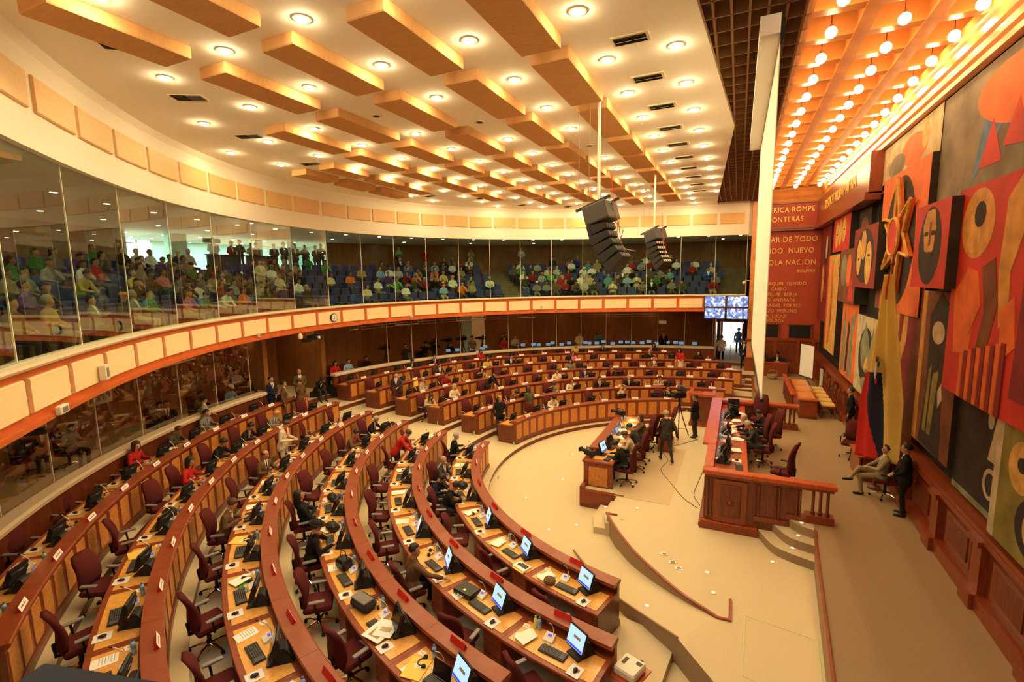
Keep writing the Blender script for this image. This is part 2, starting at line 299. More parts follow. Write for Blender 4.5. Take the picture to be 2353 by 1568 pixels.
# ---------------- press area under the gallery ----------------
PW=21.6
A=lin(-70,-8.6,40)
def arcp(A,prof,mt,name,mts=None): b=MB(); b.sweep(prof,A,pol,mt,mts); return struct(name,b)
arcp(A,[(R7,1.1),(R7,2.14),(R7+.12,2.14),(R7+.12,1.1)],'darkwood','wall_press_rail')
arcp(A,[(R7-.08,2.12),(R7-.1,2.2),(R7-.04,2.24),(R7+.26,2.24),(R7+.26,2.12)],'handrail','trim_40')
A2=lin(4.5,86.5,60)
arcp(A2,[(R7,1.1),(R7,2.14),(R7+.12,2.14),(R7+.12,1.1)],'darkwood','wall_press_rail')
arcp(A2,[(R7-.08,2.12),(R7-.1,2.2),(R7-.04,2.24),(R7+.26,2.24),(R7+.26,2.12)],'handrail','trim_41')
wn=60
for A_,step in (((-66,-10),5.6),((11.5,86),5.3)):
    a=A_[0]
    while a<A_[1]-1:
        e=min(a+step,A_[1]); b=MB(); b.sweep([(R7+.3,2.24),(R7+.3,4.55),(R7+.312,4.55),(R7+.312,2.24)],lin(a+.05,e-.05,1),pol,'glasslow'); struct('window_%d'%wn,b); wn+=1
        b=MB(); b.sweep([(R7+.29,2.24),(R7+.29,4.55),(R7+.325,4.55),(R7+.325,2.24)],lin(e-.025,e+.025,1),pol,'ivory'); struct('trim_%d'%wn,b); a=e
arcp(lin(-72,38.5,80),[(PW,1.2),(PW,4.6),(PW+.2,4.6),(PW+.2,1.2)],'brownwall','wall_press_back')
arcp(lin(42,86.2,40),[(PW-1.2,1.2),(PW-1.2,4.6),(PW-1,4.6),(PW-1,1.2)],'brownwall','wall_press_back')
arcp(lin(38.5,42,3),[(PW+1.5,1.2),(PW+1.5,4.6),(PW+1.6,4.6),(PW+1.6,1.2)],'lobbywhite','wall_press_lobby')
b=MB(); P=Vector(pol(PW,4.6,0)); b.box((-20.0,17.6,2.9),(3.2,.25,3.3),'brownwall'); b.box((-19.2,14.0,3.3),(2.5,.2,2.5),'brownwall'); struct('wall_entrance',b)
# door wall at the far end
b=MB(); Y=33.4
b.box((-1.2,Y,2.9),(.5,.25,3.7),'darkwood'); b.box((.62,Y,2.9),(.5,.25,3.7),'darkwood'); b.box((-.28,Y,4.15),(1.6,.25,.95),'darkwood'); struct('wall_door',b)
b=MB(); b.box((-.93,Y-.14,2.4),(.05,.06,2.6),'steel'); b.box((.33,Y-.14,2.4),(.05,.06,2.6),'steel'); b.box((-.3,Y-.14,3.66),(1.3,.06,.06),'steel'); b.box((-.3,Y-.02,2.4),(.03,.04,2.55),'steel'); struct('door_1',b)
b=MB(); b.box((0,0,0),(.9,.04,2.4),'steel',Matrix.Translation((.52,Y-.55,2.45))@Matrix.Rotation(rad(68),4,'Z')); struct('door_2',b)
b=MB(); b.box((-.3,37,1.2),(8,7,.18),'carpet'); struct('floor',b)
b=MB(); b.box((-1.12,32.2,2.9),(.08,2.4,3.3),'steel'); struct('window_90',b)
# steps of the far right aisle
for k,(y0,y1,z) in enumerate([(24.9,26.2,.42),(26.2,27.8,.62),(27.8,29.3,.85),(29.3,34.5,1.12)]):
    b=MB(); b.box((.25,(y0+y1)/2,z/2),(1.5,y1-y0,z),'carpet'); b.box((.25,y0-.015,z-.1),(1.5,.03,.2),'darkwood'); struct('floor',b)
    solo('step_marker',MB().box((0,0,0),(.07,.02,.13),'stepsign'),'yellow green step marker on %s of the far aisle steps'%['the lowest','the second','the third','the topmost'][k],'step marker',(-.1,y0-.045,z-.09))
solo('wooden_step',MB().box((0,0,.08),(.5,.7,.16),'mahogany').box((0,0,.165),(.48,.68,.01),'carpet'),'low wooden step box beside the dais edge near the far door','step',(.78,28.5,.86))
# ---------------- pier, red wall, mural wall ----------------
b=MB(); b.box((.74,30.9,5.8),(.34,.5,10.2),'cofferwood'); b.box((.74,30.8,1.35),(.5,.6,.9),'mahogany'); b.box((.74,30.8,1.85),(.56,.66,.12),'mahogany'); b.box((.74,30.8,2.9),(.46,.56,.1),'mahogany'); struct('wall_pier',b)
RY=30.9
b=MB(); b.box((2.5,RY+.1,6.5),(3.6,.2,10.9),'redwall'); struct('wall_far',b)
b=MB(); b.box((.98,35,5.8),(.1,8.4,10.4),'darkwood'); b.box((.45,30.95,9.7),(.5,.1,1.9),'cream'); struct('wall_right_end',b)
b=MB()
for x in (1.15,2.02,3.12,3.85): b.box((x,RY-.08,2.0),(.16,.16,1.9),'mahogany')
b.box((2.5,RY-.06,2.95),(3.4,.14,.16),'mahogany'); b.box((2.5,RY-.1,1.3),(3.4,.2,.42),'mahogany'); b.box((2.5,RY-.03,2.2),(3.4,.05,1.6),'mahogany')
b.box((2.6,RY-.07,2.25),(.8,.04,.95),'darkwood'); b.box((1.58,RY-.07,2.25),(.6,.04,.95),'darkwood'); b.box((3.5,RY-.07,2.25),(.5,.04,.95),'darkwood'); struct('trim_100',b)
for i,(x0,x1) in enumerate([(1.3,2.18),(2.62,3.72)]):
    b=MB(); z0,z1=3.02,3.82; xm=(x0+x1)/2
    b.box((xm,RY-.02,(z0+z1)/2),(x1-x0,.03,z1-z0),'black')
    for q in ((xm,z0,x1-x0+.1,.07),(xm,z1,x1-x0+.1,.07)): b.box((q[0],RY-.05,q[1]),(q[2],.07,q[3]),'mahoganytop')
    for x in (x0,x1): b.box((x,RY-.05,(z0+z1)/2),(.07,.07,z1-z0),'mahoganytop')
    struct('window_%d'%(100+i),b)
# entablature and cornice on both walls
def molding(name,y0,y1):
    prof=[(4.0,10.38),(3.86,10.40),(3.85,10.5),(3.80,10.56),(3.78,10.68),(3.73,10.74),(3.71,10.88),(3.65,10.96),(3.63,11.14),(4.0,11.14)]
    b=MB(); b.sweep(prof,[y0,y1],lambda r,a,z:(r,a,z),'cofferwood'); return struct(name,b)
molding('trim_101',-1,RY)
prof=[(RY,10.38),(RY-.26,10.40),(RY-.3,10.55),(RY-.42,10.7),(RY-.5,10.9),(RY-.6,11.02),(RY-.6,11.14),(RY,11.14)]
b=MB(); b.sweep(prof,[.85,4.0],lambda r,a,z:(a,r,z),'cofferwood'); struct('trim_102',b)
b=MB(); b.box((3.8,(19.2+RY)/2,9.75),(.36,RY-19.2,1.3),'mahogany'); b.box((3.78,(19.2+RY)/2,9.1),(.5,RY-19.2,.1),'mahoganytop'); b.box((3.74,(19.2+RY)/2,8.98),(.44,RY-19.2,.14),'mahogany'); struct('trim_103',b)
b=MB(); b.box((2.4,RY-.16,9.75),(3.1,.32,1.3),'redwall'); b.box((2.4,RY-.2,9.06),(3.1,.42,.1),'mahoganytop'); b.box((2.4,RY-.16,8.96),(3.1,.34,.1),'mahogany'); b.box((2.4,RY-.2,10.36),(3.1,.4,.08),'mahoganytop'); struct('trim_104',b)
MX=4.0
b=MB(); b.box((MX+.22,15,6.5),(.2,32.5,10.9),'void'); struct('wall_mural',b)
# wainscot of the mural wall: panels, pilasters, plinth and sloping shelf
b=MB(); b.box((MX+.02,15,1.7),(.28,32,1.3),'darkwood'); b.box((MX-.12,15,1.2),(.3,32,.26),'mahogany'); b.box((MX-.05,15,2.36),(.34,32,.08),'mahoganytop'); b.box((MX-.12,15,2.26),(.2,32,.1),'mahogany')
y=.6
while y<30.6:
    b.box((MX-.15,y,1.78),(.16,.34,.95),'mahogany'); b.box((MX-.17,y,1.2),(.34,.42,.28),'mahogany'); b.box((MX-.17,y,2.2),(.24,.40,.1),'mahogany')
    b.box((MX-.13,y+.95,1.75),(.05,1.1,.62),'mahogany'); b.box((MX-.16,y+.95,1.75),(.03,.9,.46),'darkwood'); y+=1.9
struct('trim_105',b)
# near side closing walls and stage end
b=MB(); b.box((2.5,-.9,6.0),(3.4,.2,11),'redwall'); b.box((-12,-1.2,5.6),(26,.2,11.4),'cream'); struct('wall_near',b)
b=MB(); b.box((-26,15,2.3),(.2,44,4.5),'brownwall'); struct('wall_left',b)
b=MB(); b.box((-13.4,38.6,2.3),(25,.2,4.5),'brownwall'); struct('wall_back',b)
# ---------------- ceilings ----------------
ce=[gal(0,T,0)[:2] for T in lin(-80,91.5,70)]+[(-1.25,30.6),(-1.2,29),(-.26,14.7),(-.7,7.9),(-1.2,0)]
b=MB(); b.prism(ce,10.5,10.62,'plaster',side='handrail'); struct('ceiling',b)
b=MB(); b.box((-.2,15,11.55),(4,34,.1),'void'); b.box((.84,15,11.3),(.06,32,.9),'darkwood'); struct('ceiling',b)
b=MB(); X=-1.28
while X<.86: b.box((X,15,10.72),(.035,32,.26),'slat'); X+=.255
y=-.6
while y<30.7: b.box((-.2,y,10.72),(2.1,.03,.26),'slat'); y+=.52
struct('ceiling',b)
b=MB(); b.box((2.4,15,11.6),(3.3,32,.1),'cofferwood')
for x in (.86,1.875,2.94,3.9): b.box((x,15,11.3),(.15,32,.46),'cofferwood'); b.box((x,15,11.06),(.24,32,.05),'cofferwood')
CYs=[.34+1.19*i for i in range(26)]
for y in CYs:
    b.box((2.4,y-.595,11.3),(3.1,.15,.46),'cofferwood'); b.box((2.4,y-.595,11.08),(3.1,.24,.05),'cofferwood')
    for x in (1.34,2.41,3.44):
        b.box((x,y,11.53),(.62,.72,.06),'cofferwood'); b.box((x,y,11.49),(.5,.58,.04),'fasciapanel')
struct('ceiling',b)
# ---------------- lettering ----------------
def text(s, size, x, y, z, rot, mt, align='CENTER', name='lettering', ext=.012):
    cu=bpy.data.curves.new('t','FONT'); cu.body=s; cu.size=size; cu.extrude=ext; cu.align_x=align; cu.space_character=1.12
    o=bpy.data.objects.new('t',cu); COL.objects.link(o); bpy.context.view_layer.update()
    me=bpy.data.meshes.new_from_object(o.evaluated_get(bpy.context.evaluated_depsgraph_get())); bpy.data.objects.remove(o)
    me.materials.clear(); me.materials.append(MT[mt]); return link(name,me,None,(x,y,z),rot=rot)
RW=(PI/2,0,0)
for s_,sz,x,z,al,yy in [('AMERICA·ROMPE',.37,3.5,9.88,'RIGHT',.34),('FRONTERAS',.37,3.0,9.38,'RIGHT',.34),('RMAR DE TODO',.40,3.75,8.32,'RIGHT',.02),('MUNDO  NUEVO',.40,3.62,7.72,'RIGHT',.02),('SOLA NACION',.40,3.74,7.08,'RIGHT',.02),('BOLIVAR',.24,3.74,6.66,'RIGHT',.02),
    ('JOAQUIN  OLMEDO',.25,3.34,5.98,'RIGHT',.02),('O  CARBO',.25,2.42,5.68,'RIGHT',.02),('FELIPE  BORJA',.25,2.95,5.38,'RIGHT',.02),('RTO  ANDRADE',.25,2.86,5.07,'RIGHT',.02),('VARGAS  TORRES',.25,3.12,4.77,'RIGHT',.02),('ERIZO  MORENO',.25,2.98,4.47,'RIGHT',.02),('AGA  LUQUE',.25,2.5,4.18,'RIGHT',.02),('E  ROLDOS',.25,2.36,3.92,'RIGHT',.02)]:
    o=text(s_,sz,x,RY-yy,z,RW,'goldtext',al); o.scale=(.84,1,1); tag(o,'raised gold letters reading %s on the far red wall'%s_.replace('·',' '),'lettering')
o=text('RESUCITAR LA PATRIA',.62,3.61,24.6,9.62,(PI/2,0,-PI/2),'goldtext'); tag(o,'large gold letters along the wooden frieze above the mural','lettering')
# ---------------- ceiling panels, lamps, vents ----------------
colnm={-14.08:'outermost',-12.55:'seventh',-10.62:'sixth',-8.68:'fifth',-6.77:'fourth',-4.9:'third',-3.1:'second'}
P5=[(8.38,10.68),(11.08,13.45),(13.85,15.6),(15.85,17.75),(18.3,20.6),(21.2,23.5),(24.1,26.3)]
spec={-3.1:[(5.7,8.0)]+P5,-4.9:[(5.83,7.98),(8.45,10.74),(11.17,13.48),(13.86,15.58),(15.88,18.26),(18.65,20.97),(21.56,23.78),(24.37,26.6)],
 -6.77:[(3.2,5.4),(5.95,8.12),(8.62,10.85),(11.38,13.62),(14.14,15.68),(16.2,18.38),(19.03,21.32),(21.8,24.2)],-8.68:[(3.7,5.6),(6.18,8.36),(8.87,11.08),(11.62,13.84),(14.35,15.9),(16.32,18.6),(19.25,21.56),(22.0,24.3)],
 -10.62:[(9.08,11.36),(11.78,14.1),(14.56,16.15),(16.5,18.9),(19.4,21.65)],-12.55:[(12.65,14.35),(14.85,16.43),(16.7,18.4)],-14.08:[(12.9,14.45),(14.9,16.5),(16.86,18.75)]}
def ceilpanel(L):
    b=MB(); h=L/2; b.rbox((0,0,0),(.70,L,.20),'ceilpanel',.02); return b
for X,ls in spec.items():
    for i,(y0,y1) in enumerate(ls):
        o=solo('ceiling_panel',ceilpanel(y1-y0),'wooden ceiling box, %s from the camera, %s row from the stage'%(ordn[i],colnm[X]),'ceiling panel',(X,(y0+y1)/2,10.40),group='wooden acoustic boxes on the ceiling')
for y0,y1,nm in ((2.6,5.2,'nearest'),):
    solo('ceiling_panel',ceilpanel(y1-y0),'wooden ceiling box cut by the top edge of the photo, second row from the stage','ceiling panel',(-3.1,3.9,10.40),group='wooden acoustic boxes on the ceiling')
# right-most column of shorter boxes beside the hanging speakers
pr=Proto('downlight','ceiling lamp')
pr.part('trim_ring',MB().lathe([(.095,.0),(.135,.0),(.135,-.012),(.10,-.02),(.095,-.01)],'lampring',16,caps=False))
pr.part('lamp_dome',MB().sph((0,0,0),(.096,.096,.06),'lampwarm',12),smooth=True)  # dome bulge added to the flush lamp, shaped to spread light onto the walls
XC=[(-1.12,1),(-2.3,2),(-4.15,3),(-6.03,4),(-7.98,5),(-10.0,6),(-12.0,7),(-14.0,8)]
def inside(x,y,mg=.5):
    T=math.degrees(math.atan2(y-CY,-x)); return math.hypot(x,y-CY)<rg(T)-mg
miss={(7.95,9),}
for X,ci in XC:
    for i in range(-3,14):
        y=9.2+1.79*i+.0068*(X+1.1)**2
        if X==-1.12 and not 9<y<27: continue
        if y<1.5 or not inside(X,y,.7): continue
        if ci==5 and i==0 or ci==4 and i==1 or ci==3 and i==3: continue
        pr.make('round ceiling lamp, %s line from the stage, %s from the camera'%(ordn[ci-1],ordn[i+3] if i+3<15 else 'last'),(X,y,10.5),group='round lamps recessed in the white ceiling')
for x,y in ((-7.95,9.71),(-6.01,11.25),(-4.18,14.71),(-9.92,20.54)):
    solo('ceiling_speaker',MB().lathe([(.06,0),(.13,0),(.13,-.02),(.06,-.015)],'lampring',14,caps=False).cyl((0,0,-.012),.075,.02,'darkgrey',12),'dark round grille in the white ceiling %s'%{-7.95:'nearest the left wall side',-6.01:'left of the larger hanging speaker',-4.18:'behind the larger hanging speaker pole',-9.92:'far back over the left benches'}[x],'ceiling speaker',(x,y,10.5))
for i,(x,y) in enumerate([(-1.77,8.61),(-1.77,10.36),(-1.76,12.18),(-1.8,14.0),(-1.8,15.8),(-1.8,17.6),(-1.8,19.4),(-1.8,21.2),(-1.8,23.0),(-1.8,24.8)]):
    b=MB(); b.box((0,0,-.01),(.62,.34,.02),'lampring'); b.box((0,0,-.022),(.52,.25,.01),'darkgrey')
    for q in range(8): b.box((0,-.105+.03*q,-.03),(.52,.006,.012),'black')
    b.box((0,0,-.03),(.52,.012,.014),'lampring')
    solo('air_vent',b,'dark louvred air vent beside the stage edge of the ceiling, %s from the camera'%ordn[i],'air vent',(x,y,10.5),group='louvred vents along the stage edge')
for x,y,a,w in [(-9.28,5.08,40,'nearest the top left corner'),(-10.63,7.0,30,'between the two leftmost lamps'),(-12.04,9.45,20,'above the lobby window'),(-13.07,12.49,10,'near the left wooden boxes'),(-13.3,19.8,-20,'over the clock side of the gallery'),(-11.51,21.58,-30,'left of the far boxes'),(-10.73,24.71,-40,'at the far left edge'),(-8.72,26.49,-50,'at the far edge of the ceiling')]:
    b=MB(); b.box((0,0,-.006),(.66,.36,.012),'lampring'); b.box((-.15,0,-.015),(.30,.3,.012),'void'); b.box((.16,0,-.015),(.28,.3,.012),'grey')
    for q in range(5): b.box((.16,-.12+.06*q,-.024),(.28,.01,.012),'darkgrey')
    solo('air_vent',b,'square dark ceiling vent with one open half, %s'%w,'air vent',(x,y,10.5),rad(a))
for i,(x,y) in enumerate([(-4.85,8.2),(-3.05,8.2),(-6.75,11.1),(-5.0,13.67),(-2.4,13.2),(-8.8,14.1),(-10.6,14.3),(-3.6,17.9)]):
    solo('sprinkler',MB().cyl((0,0,-.03),.012,.06,'brass',6).cyl((0,0,-.06),.03,.008,'brass',8),'tiny brass sprinkler head on the white ceiling','sprinkler',(x,y,10.5),group='sprinkler heads')
# hanging globe bulbs over the stage
pb=Proto('hanging_bulb','bulb lamp')
pb.part('canopy',MB().lathe([(.05,.55),(.09,.55),(.09,.52),(.05,.52)],'darkwood',12)); pb.part('stem',MB().cyl((0,0,.32),.008,.46,'darkwood',6)); pb.part('socket',MB().cyl((0,0,.11),.03,.06,'steel',8)); pb.part('globe',MB().sph((0,0,0),.098,'lampbulb',12),smooth=True)
for ri,x in enumerate((1.34,2.41,3.44)):
    for i,y in enumerate(CYs):
        if 6<y<30: pb.make('round bulb in the %s line under the coffers, %s from the camera'%(['left','middle','right'][ri],ordn[i-5] if i-5<15 else 'far, '+ordn[i-20]),(x,y,10.95),group='round bulbs under the coffered ceiling')
# gallery and press lamps
pg=Proto('gallery_downlight','ceiling lamp'); pg.part('trim_ring',MB().lathe([(.08,0),(.12,0),(.12,-.012),(.08,-.012)],'white',12,caps=False)); pg.part('lamp_disc',MB().cyl((0,0,-.006),.085,.008,'lampgal',10))
for T in range(-60,92,6):
    for d in (2.4,5.4):
        if T%12==0 or d!=5.4 or T<3: 
            pg.make('small recessed lamp in the gallery ceiling behind the glass',gal(d,T+(.0 if d<4 else 3),8.95),group='recessed lamps of the public gallery')
pl=Proto('lobby_downlight','ceiling lamp'); pl.part('trim_ring',MB().lathe([(.08,0),(.12,0),(.12,-.012),(.08,-.012)],'white',12,caps=False)); pl.part('lamp_disc',MB().cyl((0,0,-.006),.085,.008,'lamplobby',10))
for T in range(-6,18,4):
    for d in (9.0,11.6): pl.make('small white recessed lamp in the bright lobby ceiling behind the gallery',gal(d,T,8.95),group='recessed lamps of the lobby')
pp=Proto('press_downlight','ceiling lamp'); pp.part('trim_ring',MB().lathe([(.08,0),(.12,0),(.12,-.012),(.08,-.012)],'lampring',12,caps=False)); pp.part('lamp_disc',MB().cyl((0,0,-.006),.08,.008,'lamppress',10))
for a in range(-60,84,9): pp.make('small recessed lamp under the gallery over the press area',pol(19.2,a,4.54),group='recessed lamps under the gallery')
# wooden panels of the fascia, fabric panels of the parapet
def march(T0,T1,pitch,gap):
    out=[]; T=T0
    while T<T1:
        w=math.degrees((pitch-gap)/rg(T)); out.append((T,T+w)); T+=math.degrees(pitch/rg(T))
    return out
def where(T):
    if T<-36: return 'left of the lobby window'
    if T<-12: return 'beside the bright lobby'
    if T<8: return 'above the left benches'
    if T<36: return 'along the middle of the curve'
    if T<60: return 'behind the larger hanging speaker'
    if T<76: return 'near the smaller hanging speaker'
    return 'at the far right end'
cnt={}
def plab(fmt,T):
    w=where(T); cnt[(fmt,w)]=cnt.get((fmt,w),0)+1; return fmt%(w,ordn[cnt[(fmt,w)]-1])
def curvepanel(name,T0,T1,z0,z1,d,th,mt,label,cat,grp):
    Tm=(T0+T1)/2; o=gal(0,Tm,(z0+z1)/2); b=MB(); b.sweep([(d-th,z0+.02),(d-th,z1-.02),(d-th*.6,z1),(d,z1),(d,z0),(d-th*.6,z0)],lin(T0,T1,5),gal,mt,off=o)
    return solo(name,b,label,cat,o,group=grp)
Ts=[(-64,-59.5),(-58.6,-53.9),(-53,-48.3)]+march(-47.4,-1,1.50,.16)[:9]
T=Ts[-1][1]+.8
for t0,t1 in Ts+march(T,90.5,1.42,.155): 
    if t1<91.2: curvepanel('acoustic_panel',t0,t1,9.42,10.0,0,.05,'fasciapanel',plab('wooden panel above the gallery glass %s, %s from left',t0),'wall panel','wooden panels on the band above the gallery')
for t0,t1 in [(-63,-58),(-57.2,-52.5)]+march(-51.9,82,1.42,.17):
    if t1<83.2: curvepanel('fabric_panel',t0,t1,4.72,5.26,.08,.06,'fabricpanel',plab('beige fabric panel on the gallery front %s, %s from left',t0),'wall panel','fabric panels on the gallery front')
# clock, small boxes, projector, sensors on the parapet
p,x,f,rz=frame(gal,-.02,2.5)
ck=thing('wall_clock','round white wall clock on the gallery front','clock',(p.x,p.y,4.98),rz+PI/2*0)
o=link('clock_case',MB().cyl((0,0,0),.19,.06,'black',28,axis='y').mesh('c'),ck); o=link('clock_face',MB().cyl((0,.033,0),.165,.01,'white',28,axis='y').mesh('c'),ck)
h=MB()
for k in range(12): a=k*PI/6; h.box((0,0,0),(.012,.006,.03),'black',Matrix.Translation((.14*sin(a),.04,.14*cos(a)))@Matrix.Rotation(a,4,'Y'))
link('clock_hand',MB().box((0,.043,.05),(.012,.006,.1),'black').mesh('c'),ck); link('clock_hand',MB().box((0,.045,-.06),(.01,.006,.13),'black').mesh('c'),ck); link('hour_marks',h.mesh('c'),ck)
for T,z,s_,nm in [(-49.6,4.62,(.3,.08,.14),'low at the left end'),(-43,4.92,(.16,.12,.3),'between two fabric panels at the left'),(-13.0,4.72,(.13,.07,.15),'left of the clock'),(18.4,4.66,(.12,.06,.14),'right of the clock'),(46.6,4.88,(.12,.06,.12),'left of the larger speaker'),(72.3,4.72,(.13,.06,.12),'left of the screens')]:
    p,x,f,rz=frame(gal,-.07,T); solo('control_box',MB().rbox((0,0,0),s_,'ivory',.015).box((0,s_[1]/2,0),(s_[0]*.6,.01,s_[2]*.6),'grey'),'small pale electric box on the red gallery front %s'%nm,'electric box',(p.x,p.y,z),rz)
for T,nm in [(45.3,'near the larger hanging speaker'),(49.9,'right of the larger speaker')]:
    p,x,f,rz=frame(gal,-.06,T); solo('small_camera',MB().sph((0,0,0),.05,'grey',8).box((0,-.04,.05),(.04,.06,.06),'ivory'),'tiny dome camera on the gallery front %s'%nm,'camera',(p.x,p.y,4.62),rz)
p,x,f,rz=frame(gal,-.02,-4.6)
solo('pendant_bell',MB().lathe([(.03,.12),(.09,.05),(.10,-.05),(.07,-.12)],'ivory',14).cyl((0,0,.2),.01,.2,'steel',6),'white bell-shaped fixture hanging under the gallery edge near the clock','wall fixture',(p.x,p.y,4.38),rz)
pj=thing('ceiling_projector','black projector hanging under the gallery edge below the clock','projector',gal(.3,-.5,4.2),rad(-70))
link('projector_body',MB().rbox((0,0,0),(.62,.45,.18),'blackmatte',.03).mesh('c'),pj); link('lens',MB().cyl((.15,.25,0),.06,.08,'white',12,axis='y').mesh('c'),pj); link('mount',MB().tube([(0,0,.1),(0,0,.36)],.02,'black').box((-.25,0,.2),(.5,.03,.03),'black').mesh('c'),pj)
solo('video_camera',MB().rbox((0,0,0),(.3,.14,.14),'black',.02).cyl((.2,0,0),.05,.12,'black',10,axis='x').tube([(0,0,.05),(0,0,.35)],.015,'black'),'black video camera hanging under the gallery next to the projector','camera',gal(.25,-2.6,4.12),.6)
solo('surveillance_camera',MB().rbox((0,0,0),(.3,.1,.1),'black',.02).tube([(0,0,.04),(0,0,.3)],.012,'ivory'),'black camera on a bracket under the left gallery edge','camera',gal(.2,-50.5,4.35),.9)
# tube-light truss under the gallery
for T0,T1,nm,lit in [(8.5,10,'leftmost',1),(17.5,22,'under the seventh fabric panel',1),(30,36,'left of the exit door',1),(43,46.6,'right of the exit door',1),(-25.5,-20,'over the left press desk',1)]:
    b=MB(); p=Vector(gal(1.0,T0,4.2)); pts=[Vector(gal(1.0,T0+(T1-T0)*i/4,4.2))-p for i in range(5)]
    b.tube(pts,.025,'white'); b.tube([pts[0],pts[0]+Vector((0,0,.33))],.02,'steel'); b.tube([pts[-1],pts[-1]+Vector((0,0,.33))],.02,'steel')
    solo('tube_light',b,'pale hanging light tube below the gallery, %s'%nm,'light tube',p)
b=MB(); p=Vector(gal(1.1,11,4.3)); pts=[Vector(gal(1.1,T,4.3))-p for T in range(11,74,2)]
b.tube(pts,.018,'steel'); b.tube([q+Vector((0,0,-.14)) for q in pts],.012,'steel')
for q in pts[::2]: b.tube([q+Vector((0,0,-.14)),q+Vector((0,0,.25))],.012,'steel')
solo('light_truss',b,'long thin metal rail curving below the gallery ceiling','rail',p)
# four screens
m=mat('vid',(.1,.1,.1),.3); nt=m.node_tree; bn=nt.nodes['Principled BSDF']
tc=nt.nodes.new('ShaderNodeTexCoord'); vo=nt.nodes.new('ShaderNodeTexVoronoi'); vo.inputs['Scale'].default_value=11; vo.feature='F1'; cr=nt.nodes.new('ShaderNodeValToRGB')
cr.color_ramp.interpolation='CONSTANT'; cr.color_ramp.elements[0].color=(.06,.10,.32,1); e=cr.color_ramp.elements[1]; e.position=.35; e.color=(.2,.36,.85,1)
for ps,c in ((.55,(.75,.85,1,1)),(.7,(.10,.18,.5,1)),(.85,(.45,.5,.7,1))): e=cr.color_ramp.elements.new(ps); e.color=c
nt.links.new(tc.outputs['Object'],vo.inputs['Vector']); nt.links.new(vo.outputs['Color'],cr.inputs[0]); nt.links.new(cr.outputs[0],bn.inputs['Emission Color']); bn.inputs['Emission Strength'].default_value=.6
scr=thing('video_wall','four blue lit screens mounted two by two at the end of the gallery front','screens',(-.58,29.62,4.10))
for i in range(2):
    for j in range(2):
        px,pz=-.575+1.15*i,.02+.67*j
        s_=MB().rbox((px,.03,pz+.33),(1.12,.08,.65),'black',.02); o=link('screen',s_.mesh('s'),scr)
        q=MB(); q.box((px,-.014,pz+.335),(1.04,.006,.57),'vid'); link('picture',q.mesh('s'),o)
# big roll-down screen with its box
ps=thing('projection_screen','huge cream roll-down screen hanging edge-on from a white ceiling box','screen',(.40,8.3,4.7))
link('screen_fabric',MB().box((0,3.4,2.66),(.012,6.8,5.3),'cream').mesh('s'),ps)
link('bottom_bar',MB().cyl((0,3.4,.0),.03,6.9,'black',8,axis='y').mesh('s'),ps)
link('ceiling_box',MB().box((-.14,3.4,5.38),(.26,7.1,.26),'white').box((.02,3.4,5.30),(.05,7.1,.3),'black').mesh('s'),ps)
# hanging line-array speakers
def array(loc,label,rz,n,lean):
    t=thing('line_array_speaker',label,'loudspeaker',loc,rz)
    link('pole',MB().cyl((0,0,1.15),.035,2.3,'ivory',8).mesh('s'),t); link('cable',MB().tube([(.25,-.1,2.3),(.32,-.12,0)],.004,'grey',4).tube([(.42,.1,2.3),(.42,.12,0)],.004,'grey',4).mesh('s'),t)
    link('frame_bar',MB().box((.06,-.22,-.10),(.85,.05,.05),'black',Matrix.Rotation(.3,4,'Y')).box((.06,.22,-.10),(.85,.05,.05),'black',Matrix.Rotation(.3,4,'Y')).mesh('s'),t)
    M=Matrix.Translation((0,0,-.12))@Matrix.Rotation(.28,4,'Y')
    sub=MB(); sub.rbox((0,0,-.2),(.56,.62,.40),'darkgrey',.03,M); sub.rbox((.03,-.312,-.2),(.24,.02,.2),'black',.02,M); sub.box((.285,-.14,-.2),(.02,.22,.28),'grey',M); sub.box((.285,.14,-.2),(.02,.22,.28),'grey',M); link('subwoofer_box',sub.mesh('s'),t)
    M=M@Matrix.Translation((.05,0,-.42))
    for k in range(n):
        c=MB(); c.add([(-.2,-.24,-.03),(.22,-.31,.01),(.22,.31,.01),(-.2,.24,-.03),(-.2,-.24,-.155),(.22,-.31,-.215),(.22,.31,-.215),(-.2,.24,-.155)],[(3,2,1,0),(4,5,6,7),(0,1,5,4),(1,2,6,5),(2,3,7,6),(3,0,4,7)],'blackmatte',M)
        for yy in (-.17,-.06,.06,.17): c.box((-.2,yy,-.09),(.012,.07,.08),'handrail' if n==5 and loc[1]>15 else 'darkgrey',M)  # far array's grilles paler: the light on them is put into their colour
        link('speaker_cabinet',c.mesh('s'),t); M=M@Matrix.Translation((0.0,0,-.205))@Matrix.Rotation(rad(lean),4,'Y')
    cb=MB(); cb.tube([(-.25,-.1,.5),(-.3,-.1,-.2),(-.42,-.1,-.5),(-.5,-.05,-.9),(-.62,0,-1.15)],.008,'redplate',5); cb.tube([(-.3,.1,-.1),(-.5,.1,-.4),(-.46,.05,-.8),(-.66,.1,-1.1),(-.9,.1,-1.15),(-.8,.05,-1.3)],.009,'grey',5); cb.tube([(-.3,0,-.1),(-.38,.0,-.5),(-.6,.05,-.7),(-.5,.1,-1.1)],.008,'black',5); link('signal_cable',cb.mesh('s'),t)
    return t
array((-2.83,10.7,8.3),'larger black curved speaker array hanging from a pale pole',rad(168),5,6.5)
array((-2.92,19.0,8.4),'smaller looking speaker array hanging farther back from a second pole',rad(150),5,5.5)
